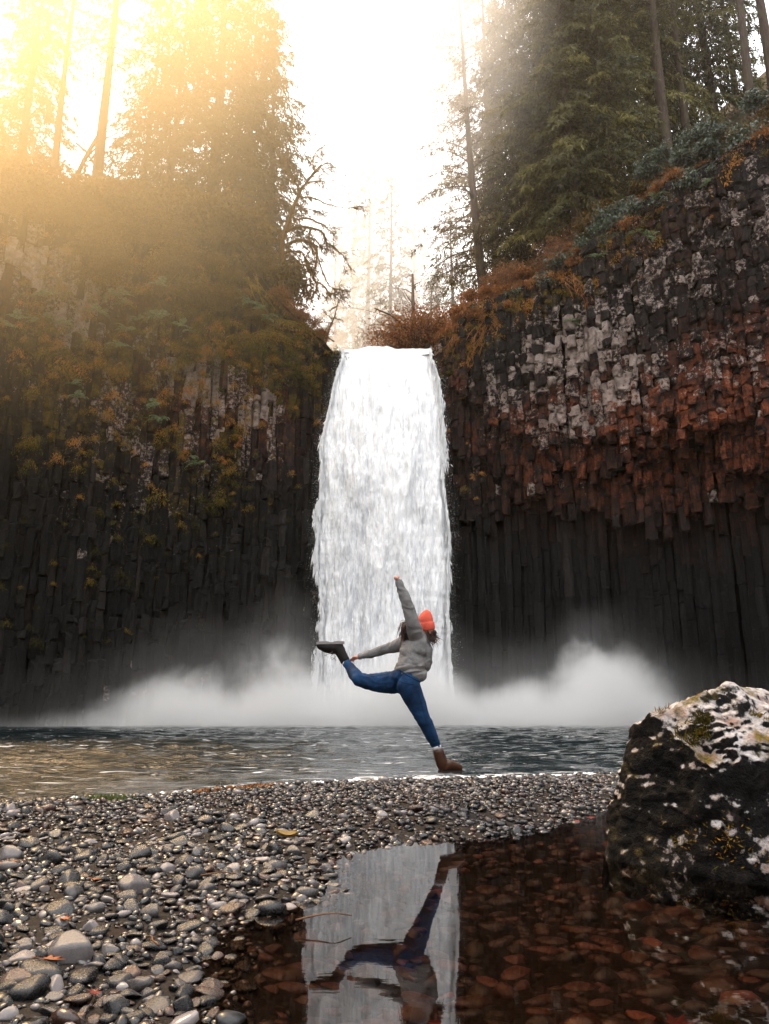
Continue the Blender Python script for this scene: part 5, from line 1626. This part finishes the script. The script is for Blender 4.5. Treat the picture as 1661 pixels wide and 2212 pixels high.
leaves = [(12, 1889, 'leaf_orange', .075, 0, 'large orange leaf among the stones at the left edge'), (200, 1918, 'leaf_orange', .055, 1, 'orange leaf beside a big grey stone'), (103, 2082, 'leaf_orange', .055, 2, 'dull orange leaf stuck to a long dark stone near the lower left corner'),
          (1455, 2168, 'leaf_red', .085, 3, 'dark red maple leaf lying under water in the puddle'), (250, 1790, 'leaf_orange', .03, 4, 'small orange leaf on the far gravel at left'), (135, 2000, 'leaf_orange', .035, 5, 'small torn orange leaf on pebbles left of the puddle'),
          (1275, 1757, 'leaf_red', .06, 6, 'red leaf at the puddle edge near the boulder'), (1245, 1766, 'leaf_red', .045, 7, 'smaller red leaf floating by the gravel near the boulder'), (1052, 1806, 'leaf_red', .04, 8, 'tiny red leaf at the puddle edge below the boot'),
          (205, 2150, 'leaf_red', .03, 9, 'small red leaf between wet stones near the lower left corner'), (285, 1720, 'leaf_orange', .045, 10, 'orange leaf at the water line at left')]
for u, v, mt, s, sd, lab in leaves:
    under = lab.endswith('puddle') and 'under' in lab
    p = at_z(u, v, -.045 if under else .05)
    z = float(ground(np.array([p[0]]), np.array([p[1]]))[0])
    o = maple_leaf(s, 600 + sd).build('maple_leaf', M[mt], None, False)
    o.location = (p[0], p[1], (z + .065) if under else max(z, 0) + .022); o.rotation_euler = (random.uniform(-.25, .25), random.uniform(-.25, .25), random.uniform(0, 6.3))
    tag(o, lab, 'leaf')
# curled yellow leaf on the gravel
p = at_z(617, 1825, .06); g = G()
V, F = grid_mesh(np.linspace(-1, 1, 13), np.linspace(-1, 1, 7), lambda X, Y: .35 * Y ** 2 + .2 * X ** 2)
V[:, 1] *= .42 * np.sqrt(np.clip(1.02 - V[:, 0] ** 2, 0, 1)); V *= .062
g.add(np.concatenate([V, V + np.array([0, 0, .0015])]), [F, F[:, ::-1] + len(V)])
o = g.build('curled_leaf', M['leaf_yellow'], None, True); o.location = (p[0], p[1], .105); o.rotation_euler = (.3, .1, .35)
tag(o, 'curled yellow leaf on the gravel above the puddle', 'leaf')
# orange leaf litter washed up along the shore
r = np.random.default_rng(610); n = 260
uu = r.uniform(420, 590, n); vv = np.interp(uu, [420, 480, 560, 590], [1716, 1706, 1697, 1694]) + r.normal(3, 3, n)
P = np.array([at_z(a, b, .05) for a, b in zip(uu, vv)])
P[:, 2] = ground(P[:, 0], P[:, 1]) + .03
V, F = kites(P, r.normal(0, .03, (n, 3)) * np.array([1, 1, .3]), .03, r)
g = G(); g.add(V, F, np.repeat(r.random(n), 4))
g.build('leaf_litter', M['bracken'], None, False, kind='stuff')['label'] = 'orange leaf litter washed up along the gravel shore'
# grass tuft at the water line
p = at_z(228, 1736, .03); n = 420; g = G()
b = np.stack([r.normal(0, .10, n), r.normal(0, .04, n), np.zeros(n)], -1)
V, F = kites(b, np.stack([r.normal(0, .03, n), r.normal(0, .03, n), r.uniform(.02, .075, n)], -1), .008, r)
g.add(V, F, np.repeat(r.random(n), 4))
o = g.build('grass_tuft', M['grass'], None, False); o.location = (p[0], p[1], .05)
tag(o, 'low green grass tuft growing at the water line', 'grass', kind='stuff')
# washed up twigs
for k, (u, v, L, a, lab) in enumerate([(470, 1905, .16, .1, 'thin twig lying across the pebbles'), (330, 2035, .12, 2.2, 'short twig wedged between dark stones'), (700, 1975, .22, .2, 'twig lying half under water at the puddle edge')]):
    p = at_z(u, v, .05); z = max(float(ground(np.array([p[0]]), np.array([p[1]]))[0]), 0)
    P = resample(np.array([[-.5, 0, 0], [-.1, .05, .05], [.2, -.03, .08], [.5, .02, .02]]) * L, 10); g = G(); g.add(*tube(P, np.linspace(.004, .002, 10), 5))
    o = g.build('twig', M['twig'], None, True); o.location = (p[0], p[1], z + .035); o.rotation_euler = (0, 0, a)
    tag(o, lab, 'twig')
# ---------------------------------------------------------------- haze, fog and mist
hz, pv = m_volume('haze_air', 0.0004, .80, (1, .95, .88))
def box(name, lo, hi, mat, kind='stuff', label=None):
    lo, hi = np.array(lo, float), np.array(hi, float)
    V = np.array([[a, b, c] for a in (lo[0], hi[0]) for b in (lo[1], hi[1]) for c in (lo[2], hi[2])])
    F = np.array([[0, 1, 3, 2], [4, 6, 7, 5], [0, 4, 5, 1], [2, 3, 7, 6], [0, 2, 6, 4], [1, 5, 7, 3]])
    g = G(); g.add(V, F)
    o = g.build(name, mat, None, False, kind=kind)
    if label: o['label'] = label
    return o
box('haze', (-78, -62, -2.8), (78, 150, 95), hz.m, label='thin bright haze filling the gorge')

# fog bank lying in the gorge above the falls: thick in its heart, nothing at its rim
def fog(name, c, rad, dens, label, g_=.3, col=(1, 1, 1)):
    n, p = m_volume('fog_bank', 0.0, g_, col)
    co = n.n('ShaderNodeTexCoord').outputs['Object']
    vl = n.n('ShaderNodeVectorMath', operation='DOT_PRODUCT')
    sc = n.n('ShaderNodeVectorMath', operation='DIVIDE'); n.l(co, sc.inputs[0]); sc.inputs[1].default_value = rad
    n.l(sc.outputs[0], vl.inputs[0]); n.l(sc.outputs[0], vl.inputs[1])
    e = n.math('MAXIMUM', n.math('SUBTRACT', 1.0, vl.outputs['Value']), 0.0)
    e = n.math('MULTIPLY', n.math('MULTIPLY', e, e), n.rng(n.noise(.10, 3, .5, co), .3, .7, .5, 1.5))
    n.l(n.math('MULTIPLY', e, dens), p.inputs['Density'])
    n.m.cycles.volume_step_rate = .4
    V, F = ico(4); g = G(); g.add(V * np.array(rad), F)
    o = g.build(name, n.m, None, True, kind='stuff'); o.location = c; o['label'] = label
fog('fog', (0, 80, 40), (24, 31, 34), .034, 'white fog filling the gorge behind the falls')
fog('fog', (4.5, 44, 46), (9, 9, 18), .045, 'fog drifting round the leaning fir')

fog('fog', (-16, 26, 34), (24, 16, 27), .034, 'fog over the left bank, tinted gold for a warm glow', .45, (1, .83, .52))  # bank added for the warm glow, which is partly put into its gold tint
# spray cloud at the foot of the falls
n, pv = m_volume('mist_volume', 0.0, 0.0)
co = n.n('ShaderNodeTexCoord').outputs['Object']
sep = n.n('ShaderNodeSeparateXYZ'); n.l(co, sep.inputs[0])
hx = 0.0
for cx, w, h in [(.3, 4.2, 3.6), (-5.2, 3.4, 3.5), (-9.5, 4.6, 2.2), (6.8, 3.2, 1.5), (11.2, 2.7, 3.3)]:
    d = n.math('DIVIDE', n.math('SUBTRACT', sep.outputs[0], cx), w)
    e = n.math('MULTIPLY', n.math('EXPONENT', n.math('MULTIPLY', n.math('MULTIPLY', d, d), -1.0)), h)
    hx = e if isinstance(hx, float) else n.math('MAXIMUM', hx, e)
nz = n.math('SUBTRACT', n.math('ADD', n.math('MULTIPLY', n.noise(.20, 3, .5, co), .6), n.math('MULTIPLY', n.noise(.62, 6, .62, co, .6), .4)), .5)
q = n.math('ADD', n.math('SUBTRACT', hx, sep.outputs[2]), n.math('MULTIPLY', nz, n.math('MULTIPLY_ADD', hx, 3.0, 2.0)))
dn = n.rng(q, -.5, 2.6, 0, 1)
dn.node.interpolation_type = 'SMOOTHSTEP'
dn2 = n.rng(q, -3.2, .6, 0, .03)
yy = n.math('DIVIDE', n.math('SUBTRACT', sep.outputs[1], -.5), 4.2)
yf = n.math('EXPONENT', n.math('MULTIPLY', n.math('MULTIPLY', yy, yy), -1.0))
n.l(n.math('MULTIPLY', n.math('MULTIPLY', n.math('ADD', dn, dn2), yf), 1.0), pv.inputs['Density'])
n.m.cycles.volume_step_rate = .12
mb = box('mist', (-19, -7.0, -.05), (19, 4.5, 10.5), n.m, label='white mist billowing from the foot of the waterfall')
mb.location = (0, 42, 0.05)
